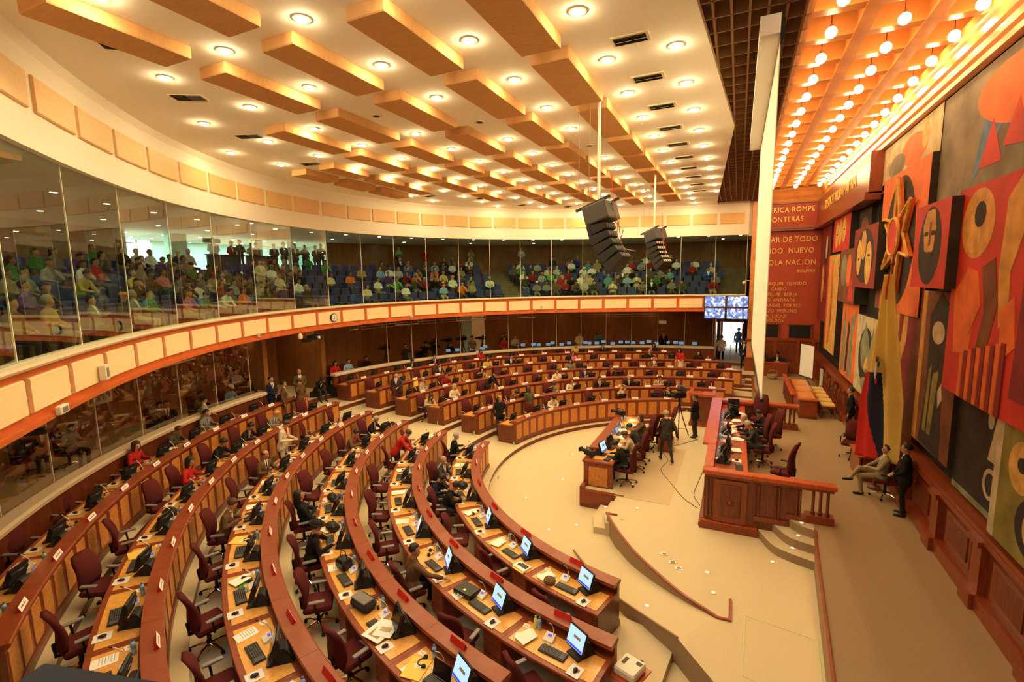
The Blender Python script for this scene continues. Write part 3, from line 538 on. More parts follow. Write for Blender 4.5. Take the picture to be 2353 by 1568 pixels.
# ---------------- benches: every section a thing ----------------
def block(k): return 'left' if k=='L' else 'far'
rowname=['front','second','third','fourth','fifth','back']
NL=[6,8,9,11,11,10]; NF=[6,9,11,13,14,14]
UNITS=[]                                       # (block,row,idx,a_center,a0,a1)
for k in range(6):
    ua=math.degrees(1.48/R[k]); aL=-math.degrees(math.asin(1.45/R[k])); aF=math.degrees(math.asin(1.05/R[k]))
    for i in range(NL[k]): UNITS.append(('L',k,i,aL-ua*(i+.5),aL-ua*i,aL-ua*(i+1)))
    for i in range(NF[k]): UNITS.append(('F',k,i,aF+ua*(i+.5),aF+ua*i,aF+ua*(i+1)))
def uname(B,k,i): return '%s from the aisle, %s row, %s block'%(ordn[i],rowname[k],block(B))
def desk(B,k,i,ac,a0,a1):
    r=R[k]; z=TZ[k]; lo,hi=min(a0,a1),max(a0,a1); g=.03; o=pol(r+.4,ac,z); t=thing('bench_section','curved wooden bench section, '+uname(B,k,i),'desk',o,group=None)
    A=lin(lo+g*.3,hi-g*.3,6)
    def pt(name,prof,A_,mt,mts=None):
        b=MB(); b.sweep(prof,A_,pol,mt,mts,off=o); return link(name,b.mesh(name),t)
    pt('front_wall',[(r,z),(r,z+.86),(r+.09,z+.86),(r+.09,z)],A,'mahogany')
    pt('base_board',[(r-.035,z),(r-.035,z+.11),(r-.002,z+.13),(r-.002,z)],A,'darkwood')
    pt('ledge',[(r-.06,z+.87),(r-.06,z+.91),(r-.04,z+.925),(r+.22,z+.925),(r+.22,z+.86),(r-.02,z+.84)],A,'mahoganytop')
    pt('desktop',[(r+.092,z+.68),(r+.092,z+.715),(r+.86,z+.715),(r+.87,z+.70),(r+.86,z+.66)],A,'mahoganytop')
    w=(hi-lo); pt('writing_surface',[(r+.26,z+.714),(r+.26,z+.722),(r+.78,z+.722),(r+.78,z+.714)],lin(lo+w*.045,hi-w*.045,6),'deskgold')
    for q in range(3):
        c=lo+w*(q+.5)/3; pt('burl_panel',[(r-.014,z+.19),(r-.014,z+.77),(r-.001,z+.78),(r-.001,z+.18)],lin(c-w*.118,c+w*.118,3),'burl')
    if i==0 or i==(NL if B=='L' else NF)[k]-1:
        e=(a0 if i==0 else a1); s_=.12/r*57.3*(1 if (e==hi) else -1)
        pt('side_panel',[(r+.002,z),(r+.002,z+.68),(r+.84,z+.68),(r+.84,z)],lin(min(e-s_,e),max(e-s_,e),1),'darkwood')
    if B=='L' and (k<4 or i<5):
        s0=lo+w*.03; b=MB(); b.sweep([(r+.32,z+.03),(r+.32,z+.65),(r+.80,z+.65),(r+.80,z+.03)],lin(s0,s0+w*.27,3),pol,'mahogany',off=o); pd=link('pedestal',b.mesh('p'),t)
        for q in range(3):
            b=MB(); z0=z+.06+q*.2; b.sweep([(r+.80,z0),(r+.80,z0+.18),(r+.818,z0+.18),(r+.818,z0)],lin(s0+w*.01,s0+w*.26,3),pol,'mahoganytop',off=o); link('drawer_front',b.mesh('p'),pd)
    return t
for u in UNITS: desk(*u)
# ---------------- equipment prototypes ----------------
def computer(lit):
    p=Proto('desk_monitor','monitor'); M=Matrix.Translation((0,-.02,.26))@Matrix.Rotation(rad(-20),4,'X')
    h=MB(); h.rbox((0,.02,0),(.38,.045,.32),'black',.02,M); h.rbox((0,.05,.0),(.34,.04,.22),'blackmatte',.02,M); h.box((.0,.075,.10),(.09,.006,.02),'grey',M); a=p.part('housing',h)
    s_=MB(); s_.box((0,-.006,.005),(.335,.006,.275),'screenon' if lit else 'screenoff',M)
    if lit: s_.box((0,-.0105,-.11),(.335,.002,.03),'bluelcd',M); s_.box((.02,-.0105,.03),(.14,.002,.04),'c_light grey',M)
    p.part('screen_panel',s_,a)
    b=MB(); b.add([(-.13,.0,0),(.13,.0,0),(.15,.24,0),(-.15,.24,0),(-.09,.06,.2),(.09,.06,.2),(.10,.12,.2),(-.10,.12,.2)],[(3,2,1,0),(4,5,6,7),(0,1,5,4),(1,2,6,5),(2,3,7,6),(3,0,4,7)],'blackmatte')
    b.rbox((0,-.0,.012),(.26,.22,.024),'black',.01)
    M2=Matrix.Translation((0,.185,.105))@Matrix.Rotation(rad(30),4,'X'); b.box((0,.006,0),(.22,.01,.20),'darkgrey',M2); b.box((-.05,.014,.02),(.06,.008,.06),'blackmatte',M2); b.box((.05,.014,.02),(.06,.008,.06),'blackmatte',M2)
    p.part('stand',b); 
    if lit: p.part('power_light',MB().sph((.15,-.03,.09),.012,'bluelcd',6),a)
    return p
P_on,P_off=computer(True),computer(False)
P_kb=Proto('keyboard','keyboard'); b=MB(); b.rbox((0,0,.012),(.44,.17,.022),'keys',.008)
for r_ in range(5): b.box((-.03,-.055+.027*r_,.026),(.34,.018,.008),'keycap')
b.box((.175,0,.026),(.07,.12,.008),'keycap')
for c_ in range(1,14): b.box((-.2+.0245*c_,0,.028),(.004,.14,.009),'keys')
P_kb.part('keyboard',b)
P_ms=Proto('computer_mouse','mouse'); P_ms.part('mouse',MB().sph((0,0,.016),(.033,.055,.02),'black',10),smooth=True)
P_pd=Proto('mouse_pad','mouse pad'); b=MB(); b.rbox((0,0,.003),(.20,.22,.005),'paper',.002); b.box((.03,.02,.006),(.05,.06,.001),'c_pink'); P_pd.part('pad',b)
P_mic=Proto('microphone','microphone'); b=MB(); b.add([(-.09,-.07,0),(.09,-.07,0),(.09,.08,0),(-.09,.08,0),(-.085,-.06,.02),(.085,-.06,.02),(.08,.08,.07),(-.08,.08,.07)],[(3,2,1,0),(4,5,6,7),(0,1,5,4),(1,2,6,5),(2,3,7,6),(3,0,4,7)],'ivory')
b.box((0,.03,.058),(.06,.035,.006),'bluelcd',Matrix.Rotation(rad(0),4,'X')); a=P_mic.part('console',b)
b=MB(); b.tube([(.05,.06,.05),(.05,.05,.18),(.045,.0,.28),(.03,-.09,.36)],.008,'ivory',6); P_mic.part('gooseneck',b); P_mic.part('mic_head',MB().tube([(.03,-.09,.36),(.024,-.13,.385)],.012,'black',8))
P_bt=Proto('water_bottle','bottle'); P_bt.part('bottle_body',MB().lathe([(.03,0),(.032,.01),(.032,.07),(.028,.08),(.032,.09),(.032,.15),(.014,.19)],'bottleblue',10),smooth=True); P_bt.part('cap',MB().cyl((0,0,.2),.015,.02,'capblue',10)); P_bt.part('paper_label',MB().cyl((0,0,.115),.0328,.05,'c_light blue',10))
P_jc=Proto('juice_bottle','bottle'); P_jc.part('bottle_body',MB().lathe([(.033,0),(.035,.01),(.035,.13),(.015,.18)],'juice',10)); P_jc.part('cap',MB().cyl((0,0,.19),.016,.022,'capgreen',10))
P_np=Proto('name_plate','name plate'); b=MB(); b.add([(-.15,-.035,0),(.15,-.035,0),(.15,.035,0),(-.15,.035,0),(-.15,0,.085),(.15,0,.085)],[(3,2,1,0),(1,0,4,5)],'redplate'); b.add([(-.15,.035,0),(.15,.035,0),(.15,0,.085),(-.15,0,.085)],[(1,0,3,2)],'paper'); b.add([(-.15,-.035,0),(-.15,.035,0),(-.15,0,.085),(.15,-.035,0),(.15,.035,0),(.15,0,.085)],[(0,1,2),(4,3,5)],'redplate')
for q in (-.07,-.02,.035,.08): b.box((q,.021,.042),(.035,.003,.016),'darkgrey',None)
P_np.part('plate',b)
P_hp=Proto('headphones','headphones'); b=MB(); b.tube([(.085*cos(t),.085*sin(t),.015+.004*i) for i,t in enumerate([x*PI/8 for x in range(9)])],.008,'black',5); P_hp.part('band',b); P_hp.part('ear_cup',MB().cyl((.085,-.01,.03),.034,.03,'black',10,axis='x')); P_hp.part('ear_cup',MB().cyl((-.085,-.01,.03),.034,.03,'black',10,axis='x'))
def pap(w,h,mt,lines=True,th=.004):
    b=MB(); b.box((0,0,th/2),(w,h,th),mt)
    if lines:
        for q in range(6): b.box((-.02,h*.36-q*h*.11,th+.0006),(w*.72,h*.03,.0008),'c_light grey')
    return b
P_pp=Proto('paper_sheet','paper'); P_pp.part('sheet',pap(.21,.297,'paper'))
P_st=Proto('paper_stack','papers'); b=MB()
for q in range(4): b.box((.01*q,-.012*q,.006+.008*q),(.22,.3,.008),'paper',Matrix.Rotation(.12*q-.2,4,'Z'))
P_st.part('stack',b)
P_cd=Proto('number_card','card'); P_cd.part('card',pap(.11,.09,'paper',False,.003).box((0,0,.0036),(.06,.03,.0008),'goldtext'))
P_ye=Proto('yellow_envelope','envelope'); P_ye.part('envelope',pap(.3,.38,'yellowpaper',False,.012).box((.02,.04,.0126),(.14,.07,.001),'paper'))
P_lap=Proto('laptop','laptop'); a=P_lap.part('laptop_base',MB().rbox((0,0,.012),(.33,.23,.02),'blackmatte',.006).box((0,.02,.024),(.28,.12,.003),'keycap')); 
M=Matrix.Translation((0,.115,.02))@Matrix.Rotation(rad(-15),4,'X'); P_lap.part('laptop_lid',MB().rbox((0,.006,.11),(.33,.012,.22),'blackmatte',.004,M)); P_lap.part('laptop_screen',MB().box((0,-.002,.115),(.29,.003,.18),'lappress',M))
P_lapoff=Proto('laptop','laptop'); P_lapoff.part('laptop_base',MB().rbox((0,0,.012),(.33,.23,.02),'c_navy',.006).box((0,.02,.024),(.28,.12,.003),'keycap')); P_lapoff.part('laptop_lid',MB().rbox((0,.006,.11),(.33,.012,.22),'black',.004,M)); P_lapoff.part('laptop_screen',MB().box((0,-.002,.115),(.29,.003,.18),'screenoff',M))
# swivel chair
def chairproto(high):
    p=Proto('swivel_chair','chair'); H=.78 if high else .60
    b=MB(); b.rbox((0,.02,.46),(.5,.48,.09),'burgundy',.035); p.part('seat',b)
    b=MB(); n=7; vs=[]
    for j in range(n):
        t=j/(n-1); zz=.50+H*t; yy=-.22-.02*sin(PI*t)*-1-.10*t+.05*sin(PI*t); w=.235*(1-.16*t**3) if not high else .25*(1-.1*t**3); 
        if j in(0,n-1): w*=.8
        vs+=[(-w,yy-.01,zz),(0,yy-.045,zz),(w,yy-.01,zz),(w*.92,yy+.055,zz),(0,yy+.03,zz),(-w*.92,yy+.055,zz)]
    fs=[(j*6+i,j*6+(i+1)%6,(j+1)*6+(i+1)%6,(j+1)*6+i) for j in range(n-1) for i in range(6)]+[tuple(range(5,-1,-1)),tuple((n-1)*6+i for i in range(6))]
    b.add(vs,fs,'burgundy'); p.part('backrest',b,smooth=True)
    p.part('back_bracket',MB().tube([(0,-.1,.40),(0,-.26,.42),(0,-.27,.62)],.03,'black',6))
    for s_ in (-1,1): 
        a=p.part('armrest',MB().tube([(s_*.22,.0,.42),(s_*.3,.0,.44),(s_*.3,-.02,.64)],.017,'black',6)); p.part('arm_pad',MB().rbox((s_*.3,.02,.66),(.075,.26,.03),'grey' if not high else 'black',.012),a)
    p.part('gas_column',MB().cyl((0,0,.27),.03,.3,'black',8)); 
    b=MB(); b.cyl((0,0,.12),.045,.08,'black',8)
    for q in range(5): a_=q*2*PI/5+.3; b.tube([(0,0,.12),(.16*cos(a_),.16*sin(a_),.11),(.30*cos(a_),.30*sin(a_),.07)],[.026,.02,.014],'chrome',6)
    a=p.part('star_base',b)
    for q in range(5): a_=q*2*PI/5+.3; p.part('caster',MB().cyl((.30*cos(a_),.30*sin(a_),.032),.03,.04,'rubber',8,axis='x'),a)
    return p
P_ch,P_hi=chairproto(False),chairproto(True)
def on(B,k,i,dr,lat,dz=0,yaw=0):
    u=next(x for x in UNITS if x[0]==B and x[1]==k and x[2]==i); p,x,f,rz=frame(pol,R[k]+dr,u[3]); q=p+x*lat; return (q.x,q.y,TZ[k]+dz), rz+yaw
DZ=.724
lit={('L',0,3),('L',0,4),('L',0,5),('L',1,4),('L',1,5),('L',1,6),('L',1,7),('L',2,8)}
nochair=set()
random.seed(3)
for B,k,i,ac,a0,a1 in UNITS:
    w=uname(B,k,i); near=B=='L'; rr=random.random
    l,z_=on(B,k,i,.40,.30,DZ,(-.28 if B=='L' else .1)+.1*(rr()-.5)); (P_on if (B,k,i) in lit else P_off).make('%s on the desk %s'%('monitor with lit screen' if (B,k,i) in lit else 'black monitor',w),l,z_)
    if near:
        l,z_=on(B,k,i,.60,-.0,DZ,.15*(rr()-.3)); P_kb.make('black keyboard , desk '+w,l,z_)
        l,z_=on(B,k,i,.70,.44,DZ,.1*(rr()-.5)); P_pd.make('white mouse pad , desk '+w,l,z_); l=(l[0],l[1],l[2]+.006); P_ms.make('black mouse on the white pad, desk '+w,l,z_+.3*(rr()-.5))
        l,z_=on(B,k,i,.36,-.66+.05*rr(),DZ,.2); P_cd.make('small number card , desk '+w,l,z_)
    if near or rr()<.75:
        l,z_=on(B,k,i,.40,-.20,DZ,.2*(rr()-.5)); P_mic.make('pale gooseneck microphone, desk '+w,l,z_)
    if rr()<(.7 if near else .35): l,z_=on(B,k,i,.30,-.40-.05*rr(),DZ); P_bt.make('blue water bottle , desk '+w,l,z_)
    l,z_=on(B,k,i,.06 if (near and k<4) else .03,-.16,.925,.05*(rr()-.5)); P_np.make('%s name plate, desk '%('red backed' if near else 'white faced')+w,l,z_)
    if near and rr()<.6: l,z_=on(B,k,i,.47,-.44,DZ,rr()*6); P_hp.make('black headphones , desk '+w,l,z_)
    v=rr()
    if v<.35: l,z_=on(B,k,i,.62,-.5,DZ,.6*(rr()-.5)); P_pp.make('white paper sheet , desk '+w,l,z_)
    elif v<.6: l,z_=on(B,k,i,.55,-.52,DZ,.8*(rr()-.5)); P_st.make('untidy white papers, desk '+w,l,z_)
l,z_=on('L',0,5,.30,-.28,DZ)
P_jc.make('yellow green juice bottle with green cap on the second row end desk',on('L',1,7,.30,-.52,DZ)[0])
P_ye.make('yellow envelope with white label on a near desk of the third row',*on('L',2,8,.60,-.45,DZ,.4)); P_lapoff.make('small open dark laptop on a near desk of the third row',*on('L',2,8,.62,-.02,DZ+.001,.1))
P_ye.make('bright yellow envelope lying on a near desk of the fourth row',*on('L',3,6,.60,-.5,DZ,-.5)); P_ye.make('yellow folder on the front row desk between two seated men',*on('L',0,1,.62,-.55,DZ,1.3)); P_ye.make('yellow papers on the desk of the second row by the woman in red',*on('L',1,0,.55,-.55,DZ,1.0))
P_ye.make('yellow envelope on a far left desk of the fifth row',*on('L',4,2,.60,-.5,DZ,.2)); P_ye.make('yellow sheets on the near left desk of the fifth row',*on('L',4,7,.6,-.45,DZ,.3))
solo('calendar_poster',MB().box((0,0,.002),(.52,.26,.004),'c_green').box((.06,.02,.0045),(.1,.12,.001),'c_yellow').box((.18,.03,.0045),(.1,.12,.001),'c_orange').box((.18,-.07,.0045),(.1,.05,.001),'c_light blue').box((-.12,0,.0045),(.14,.16,.001),'c_olive'),'green printed calendar sheet on a near desk of the fourth row','poster',*on('L',3,7,.5,-.35,DZ+.001,.25))
solo('newspaper',MB().box((0,0,.004),(.36,.42,.006),'paper').box((0,-.05,.0075),(.2,.2,.001),'c_tan').box((.02,.14,.0075),(.28,.06,.001),'c_light grey').box((.08,.06,.01),(.3,.36,.004),'paper',Matrix.Rotation(.3,4,'Z')).box((.08,.04,.0125),(.18,.1,.001),'c_beige',Matrix.Rotation(.3,4,'Z')),'open newspaper pages lying over a keyboard on a near third row desk','newspaper',*on('L',2,7,.62,.12,DZ+.034,.3))
b=MB(); b.rbox((0,0,.09),(.42,.28,.16),'c_charcoal',.06); b.rbox((0,-.02,.175),(.36,.2,.03),'c_grey',.02); bp=solo('backpack',b,'grey backpack lying on a near desk of the third row','bag',*on('L',2,7,.55,-.62,DZ,.2))
b=MB(); b.rbox((0,0,.05),(.42,.30,.09),'black',.02); bc=thing('briefcase','black leather briefcase lying on a second row desk','briefcase',*on('L',1,6,.52,-.45,DZ,.15)); link('case_body',b.mesh('c'),bc); link('clasp',MB().box((0,-.06,.098),(.05,.04,.006),'brass').mesh('c'),bc); link('carry_handle',MB().tube([(-.07,-.15,.06),(-.06,-.19,.06),(.06,-.19,.06),(.07,-.15,.06)],.008,'steel').mesh('c'),bc)
b=MB(); b.rbox((0,0,.1),(.3,.22,.2),'black',.05); bc=thing('handbag','black open leather handbag on a third row desk','bag',*on('L',2,6,.5,-.4,DZ,.3)); link('bag_body',b.mesh('c'),bc); link('bag_strap',MB().tube([(-.12,0,.18),(-.08,0,.34),(.06,0,.35),(.12,0,.18)],.009,'black').mesh('c'),bc)
for (B,k,i,nm) in [('L',2,4,'crumpled black plastic bag on a third row desk near the woman in a black hat'),('L',2,5,'shiny black bag on a third row desk beside the hatted woman'),('L',4,6,'dark handbag on a fifth row desk by the woman in red'),('L',2,0,'dark coat and bag heaped on the third row desk by the aisle'),('L',0,2,'dark bag on a front row desk beside papers'),('F',0,1,'dark patterned bag on the far front row desk')]:
    solo('bag',MB().sph((0,0,.09),(.2,.14,.1),'black',10).sph((.1,.03,.12),(.1,.08,.07),'blackmatte',8),nm,'bag',*on(B,k,i,.5,-.45,DZ,.4))
solo('cap',MB().sph((0,0,.04),(.13,.12,.06),'c_brown',10).rbox((.14,0,.02),(.14,.14,.015),'c_brown',.006),'dark brown cap lying on the front row end desk','cap',*on('L',0,5,.66,-.36,DZ,2.6))
solo('tablet_case',MB().box((0,0,.015),(.28,.22,.03),'paper').rbox((.02,.02,.038),(.18,.1,.014),'darkgrey',.004).box((0,-.05,.004),(.3,.2,.008),'yellowpaper'),'white folder with a dark case on top, front row desk','folder',*on('L',0,4,.7,.55,DZ,.1))
for (B,k,i,lat) in [('L',2,3,.1),('L',2,4,-.2),('L',0,2,-.1),('L',2,5,.0)]:
    solo('paper_cup',MB().lathe([(.028,0),(.036,.09)],'ivory',10),'white paper cup on the %s row desk'%rowname[k],'cup',on(B,k,i,.72,lat,DZ)[0],group='paper cups on the desks')
# white projector on its stand
t=thing('projector','white box projector with round lens on a red stand at the lower edge','projector',(-1.22,6.55,.5),rad(-20))
link('projector_body',MB().rbox((0,0,.44),(.34,.36,.13),'ivory',.03).mesh('c'),t); link('top_vent',MB().box((-.09,.02,.508),(.05,.14,.006),'darkgrey').mesh('c'),t); link('lens_window',MB().box((.1,.09,.508),(.08,.06,.006),'black').cyl((.08,.19,.45),.04,.03,'black',12,axis='y').mesh('c'),t)
solo('projector_stand',MB().rbox((0,0,.36),(.44,.5,.03),'daisred',.01).box((0,0,.17),(.12,.12,.36),'darkwood').box((0,0,.01),(.3,.3,.02),'darkwood'),'small red stand carrying the white projector','stand',(-1.22,6.55,.5),rad(-20))
# ---------------- people ----------------
SK={'skin':'skin','hair':'hairblack'}
def skeleton(p):
    """joints of a person facing +Y, origin on the floor below the pelvis"""
    sit=p.get('sit',True); h=.56 if sit else .93; L=rad(p.get('lean',5)); tw=rad(p.get('turn',0)); tilt=rad(p.get('nod',10))+L*.6
    pel=Vector((0,p.get('py',0),h)); u=Vector((0,sin(L),cos(L))); X=Vector((cos(rad(p.get('twist',0))),sin(rad(p.get('twist',0))),0))
    nk=pel+u*.50; hd=nk+Vector((0,sin(L*.5),cos(L*.5)))*.062; fx=Vector((sin(tw),cos(tw)*cos(tilt),-sin(tilt))).normalized(); hu=Vector((0,sin(tilt),cos(tilt)))
    sk='skin'; C=[]
    def c(a,b,r0,r1,s): C.append((Vector(a),Vector(b),r0,r1,s))
    w=p.get('w',1.); top='top'
    c(pel+u*.02+X*.07,pel+u*.02-X*.07,.125*w,.125*w,'bottom' if not p.get('jacket') else 'top')
    c(pel+u*.14,pel+u*.26,.128*w,.135*w,top); c(pel+u*.14+X*.05,pel+u*.36+X*.08,.105*w,.115*w,top); c(pel+u*.14-X*.05,pel+u*.36-X*.08,.105*w,.115*w,top)
    c(nk-u*.08+X*.14,nk-u*.08-X*.14,.078,.078,top); c(nk-u*.02+X*.06,nk-u*.02-X*.06,.066,.066,top)
    c(nk-u*.02,hd+hu*.03,.060,.056,sk)
    c(hd+hu*.075+fx*.03,hd+hu*.135-fx*.005,.074,.095,sk); c(hd+hu*.04+fx*.058,hd+hu*.09+fx*.048,.048,.064,sk); c(hd+hu*.085+fx*.108,hd+hu*.11+fx*.098,.015,.012,sk)
    sd=fx.cross(hu).normalized(); c(hd+hu*.09+sd*.083,hd+hu*.115+sd*.086,.016,.018,sk); c(hd+hu*.09-sd*.083,hd+hu*.115-sd*.086,.016,.018,sk)
    hip=[pel+Vector((-.09,0,-.02)),pel+Vector((.09,0,-.02))]
    for s_,side in ((-1,'l'),(1,'r')):
        sh=nk-u*.07+X*.185*s_; e,wr=p[side]; e=Vector(e); wr=Vector(wr); e.x*=s_; wr.x*=s_
        c(sh,e,.060,.050,top); c(e,wr.lerp(e,.1),.050,.038,'top' if p.get('sleeve',True) else sk); c(wr.lerp(e,.12),wr,.030,.026,sk)
        d=(wr-e).normalized(); fw=(d+Vector((0,0,-.25 if p.get('drop') else 0))).normalized(); sx=fw.cross(Vector((0,0,1))); 
        if sx.length<.2: sx=Vector((0,1,0))
        sx.normalize(); pm=wr+fw*.05; c(wr+fw*.01,pm+fw*.01,.026,.030,sk); c(pm-sx*.018,pm+sx*.018,.019,.019,sk)
        for q,ln in ((-1.5,.055),(-.5,.068),(.5,.064),(1.5,.05)):
            a=pm+fw*.03+sx*.019*q; m_=a+fw*ln*.6+sx*.004*q; c(a,m_,.0095,.009,sk); c(m_,m_+(fw*.8+Vector((0,0,-.6))).normalized()*ln*.5,.009,.0075,sk)
        th=wr+fw*.025-sx*.03*s_; c(th,th+(fw-sx*s_*.7).normalized()*.05,.011,.009,sk)
        kn,an=p['legs'][0 if s_<0 else 1]; kn=Vector(kn); an=Vector(an); hp=hip[0 if s_<0 else 1]
        c(hp,kn,.088,.062,'bottom'); c(kn,an,.060,.045,'bottom')
        ft=(Vector((kn.x-hp.x,kn.y-hp.y,0)) if (kn-hp).xy.length>.15 else Vector((.08*s_,1,0))).normalized()
        if p.get('foot'): ft=Vector(p['foot'])
        c(an+Vector((0,0,-.03))-ft*.03,an+ft*.06+Vector((0,0,-.045)),.042,.036,'shoe'); c(an+ft*.06+Vector((0,0,-.045)),an+ft*.15+Vector((0,0,-.05)),.036,.030,'shoe')
    if p.get('jacket'): c(pel+u*.04+X*.07,pel-u*(.02 if sit else .10)+X*.09,.13,.135,'top'); c(pel+u*.04-X*.07,pel-u*(.02 if sit else .10)-X*.09,.13,.135,'top')
    if p.get('skirt'): c(pel,pel-Vector((0,0,.35)),.15,.17,'bottom')
    return C,dict(pel=pel,u=u,nk=nk,hd=hd,fx=fx,hu=hu,sd=sd,X=X)
def capmesh(C):
    b=MB(); n=8
    for a,e,r0,r1,s in C:
        d=e-a; l=d.length
        d=d/l if l>1e-5 else Vector((0,0,1)); u=d.cross(Vector((0,0,1)) if abs(d.z)<.9 else Vector((1,0,0))).normalized(); w=d.cross(u); vs=[]
        rings=[(a,r0,-.95),(a,r0,-.6),(a,r0,0),(e,r1,0),(e,r1,.6),(e,r1,.95)]
        for p,r,t in rings:
            q=p+d*(r*t); rr=r*math.sqrt(1-t*t)
            for j in range(n): al=2*PI*j/n; vs.append(q+u*rr*cos(al)+w*rr*sin(al))
        fs=[(j*n+i,j*n+(i+1)%n,(j+1)*n+(i+1)%n,(j+1)*n+i) for j in range(5) for i in range(n)]+[tuple(range(n-1,-1,-1)),tuple(5*n+i for i in range(n))]
        b.add(vs,fs,'skin')
    return b.mesh('t')
SLOT=['skin','top','bottom','shoe','shirt','tie','eye','lip','hair']
SDEF={'skin':'skin','top':'c_black suit','bottom':'c_charcoal','shoe':'black','shirt':'c_white','tie':'c_dark red','eye':'eye','lip':'lip','hair':'hairblack'}
def hairmesh(J,style,b=None):
    b=b or MB(); hd,hu,fx,sd=J['hd'],J['hu'],J['fx'],J['sd']; c=hd+hu*.13-fx*.012; n=18; vs=[]; k=9; rn=random.Random(5)
    for j in range(k+1):
        for i in range(n):
            a=2*PI*i/n; f=sin(a)                                  # f=1 at the face side, -1 at the nape
            tmax=PI*(.66 if f<-.1 else (.55 if f<.45 else .30+.04*(1-f)))
            if style=='long': tmax=PI*(.72 if f<.1 else (.60 if f<.5 else .33))
            t0=0 if style!='bald' else PI*(.36 if f<.75 else .36)
            if style=='bald': tmax=max(tmax,t0+.02) if f<.6 else t0+.02
            t=max(.02,t0+(tmax-t0)*j/k); dx,dy,dz=sin(t)*cos(a),sin(t)*sin(a),cos(t)
            r=.112+.007*rn.uniform(-1,1)*(1 if 0<j<k else .3)
            if style=='bald': r=.101
            if j==k: r=.097
            p=c+sd*(-dx*r*.92)+fx*(dy*r*1.0)+hu*(dz*r*1.03)
            if style=='long' and dz<.1 and f<.35: p=p-Vector((0,0,1))*(.24*(.1-dz)/.7)+(p-c).normalized()*.012
            vs.append(p)
    fs=[(j*n+i,(j+1)*n+i,(j+1)*n+(i+1)%n,j*n+(i+1)%n) for j in range(k) for i in range(n)]
    if style!='bald': fs+=[tuple(range(n))]
    else: vs.append(c+hu*.07); m_=len(vs)-1; fs+=[(i,(i+1)%n,m_) for i in range(n)]
    q=len(vs); vs.append(c-hu*.03-fx*.03); fs+=[(k*n+(i+1)%n,k*n+i,q) for i in range(n)]
    return b.add(vs,fs,'hairblack')
def build_body(p,vox,crowd=False):
    C,J=skeleton(p)
    if crowd:
        C=[c for c in C if not (c[4]=='skin' and c[2]<.012)]
        hd,hu,fx=J['hd'],J['hu'],J['fx']; C.append((hd+hu*.155-fx*.022,hd+hu*.12-fx*.04,.101,.096,'hair'))
        if p.get('long'): C.append((hd+hu*.1-fx*.05,hd-hu*.08-fx*.06,.07,.06,'hair'))
    me=capmesh(C); o=bpy.data.objects.new('t',me); COL.objects.link(o); m=o.modifiers.new('r','REMESH'); m.mode='VOXEL'; m.voxel_size=vox; m.use_smooth_shade=True
    s=o.modifiers.new('s','SMOOTH'); s.iterations=2 if not crowd else 1; s.factor=.5
    bpy.context.view_layer.update(); out=bpy.data.meshes.new_from_object(o.evaluated_get(bpy.context.evaluated_depsgraph_get())); bpy.data.objects.remove(o); out.name='person'
    out.materials.clear()
    for s_ in SLOT: out.materials.append(MT[SDEF[s_]])
    nf=len(out.polygons); ce=np.empty(nf*3); out.polygons.foreach_get('center',ce); ce=ce.reshape(-1,3); best=np.full(nf,9.); idx=np.zeros(nf,int)
    for a,e,r0,r1,s_ in C:
        a=np.array(a); e=np.array(e); d=e-a; L=max(d@d,1e-9); t=np.clip(((ce-a)@d)/L,0,1); D=np.linalg.norm(ce-a-t[:,None]*d,axis=1)-(r0+(r1-r0)*t)
        q=D<best; best[q]=D[q]; idx[q]=SLOT.index(s_)
    if not crowd or p.get('jacket'):
        u=np.array(J['u']); X=np.array(J['X']); Fv=np.cross(u,X); Fv=Fv if Fv[1]>0 else -Fv; rel=ce-np.array(J['nk']); hh=-(rel@u); lx=np.abs(rel@X); ff=rel@Fv
        if p.get('jacket'):
            v=(idx==1)&(ff>.03)&(hh>-.06)&(hh<.30)&(lx<.06*(1-hh/.30)+.008); idx[v]=4
            if p.get('tie',True): t_=v&(lx<.02)&(hh>.0); idx[t_]=5
    if not crowd:
        for s_ in (-1,1):
            e=np.array(J['hd']+J['hu']*.115+J['fx']*.092+J['sd']*.032*s_); idx[np.linalg.norm(ce-e,axis=1)<.0135]=6
        e=np.array(J['hd']+J['hu']*.045+J['fx']*.10); d=ce-e; q=(np.abs(d@np.array(J['sd']))<.024)&(np.abs(d@np.array(J['hu']))<.009)&(d@np.array(J['fx'])>-.03)&(idx==0); idx[q]=7
    out.polygons.foreach_set('material_index',idx.astype(np.int32)); out.polygons.foreach_set('use_smooth',[True]*nf); out.update()
    return out,J
LS=[((-.13,.44,.50),(-.13,.42,.08)),((.13,.44,.50),(.13,.40,.08))]; LT=[((-.10,.03,.50),(-.11,-.02,.08)),((.10,.03,.50),(.11,-.02,.08))]
A_desk=((.27,.12,.78),(.14,.42,.80))
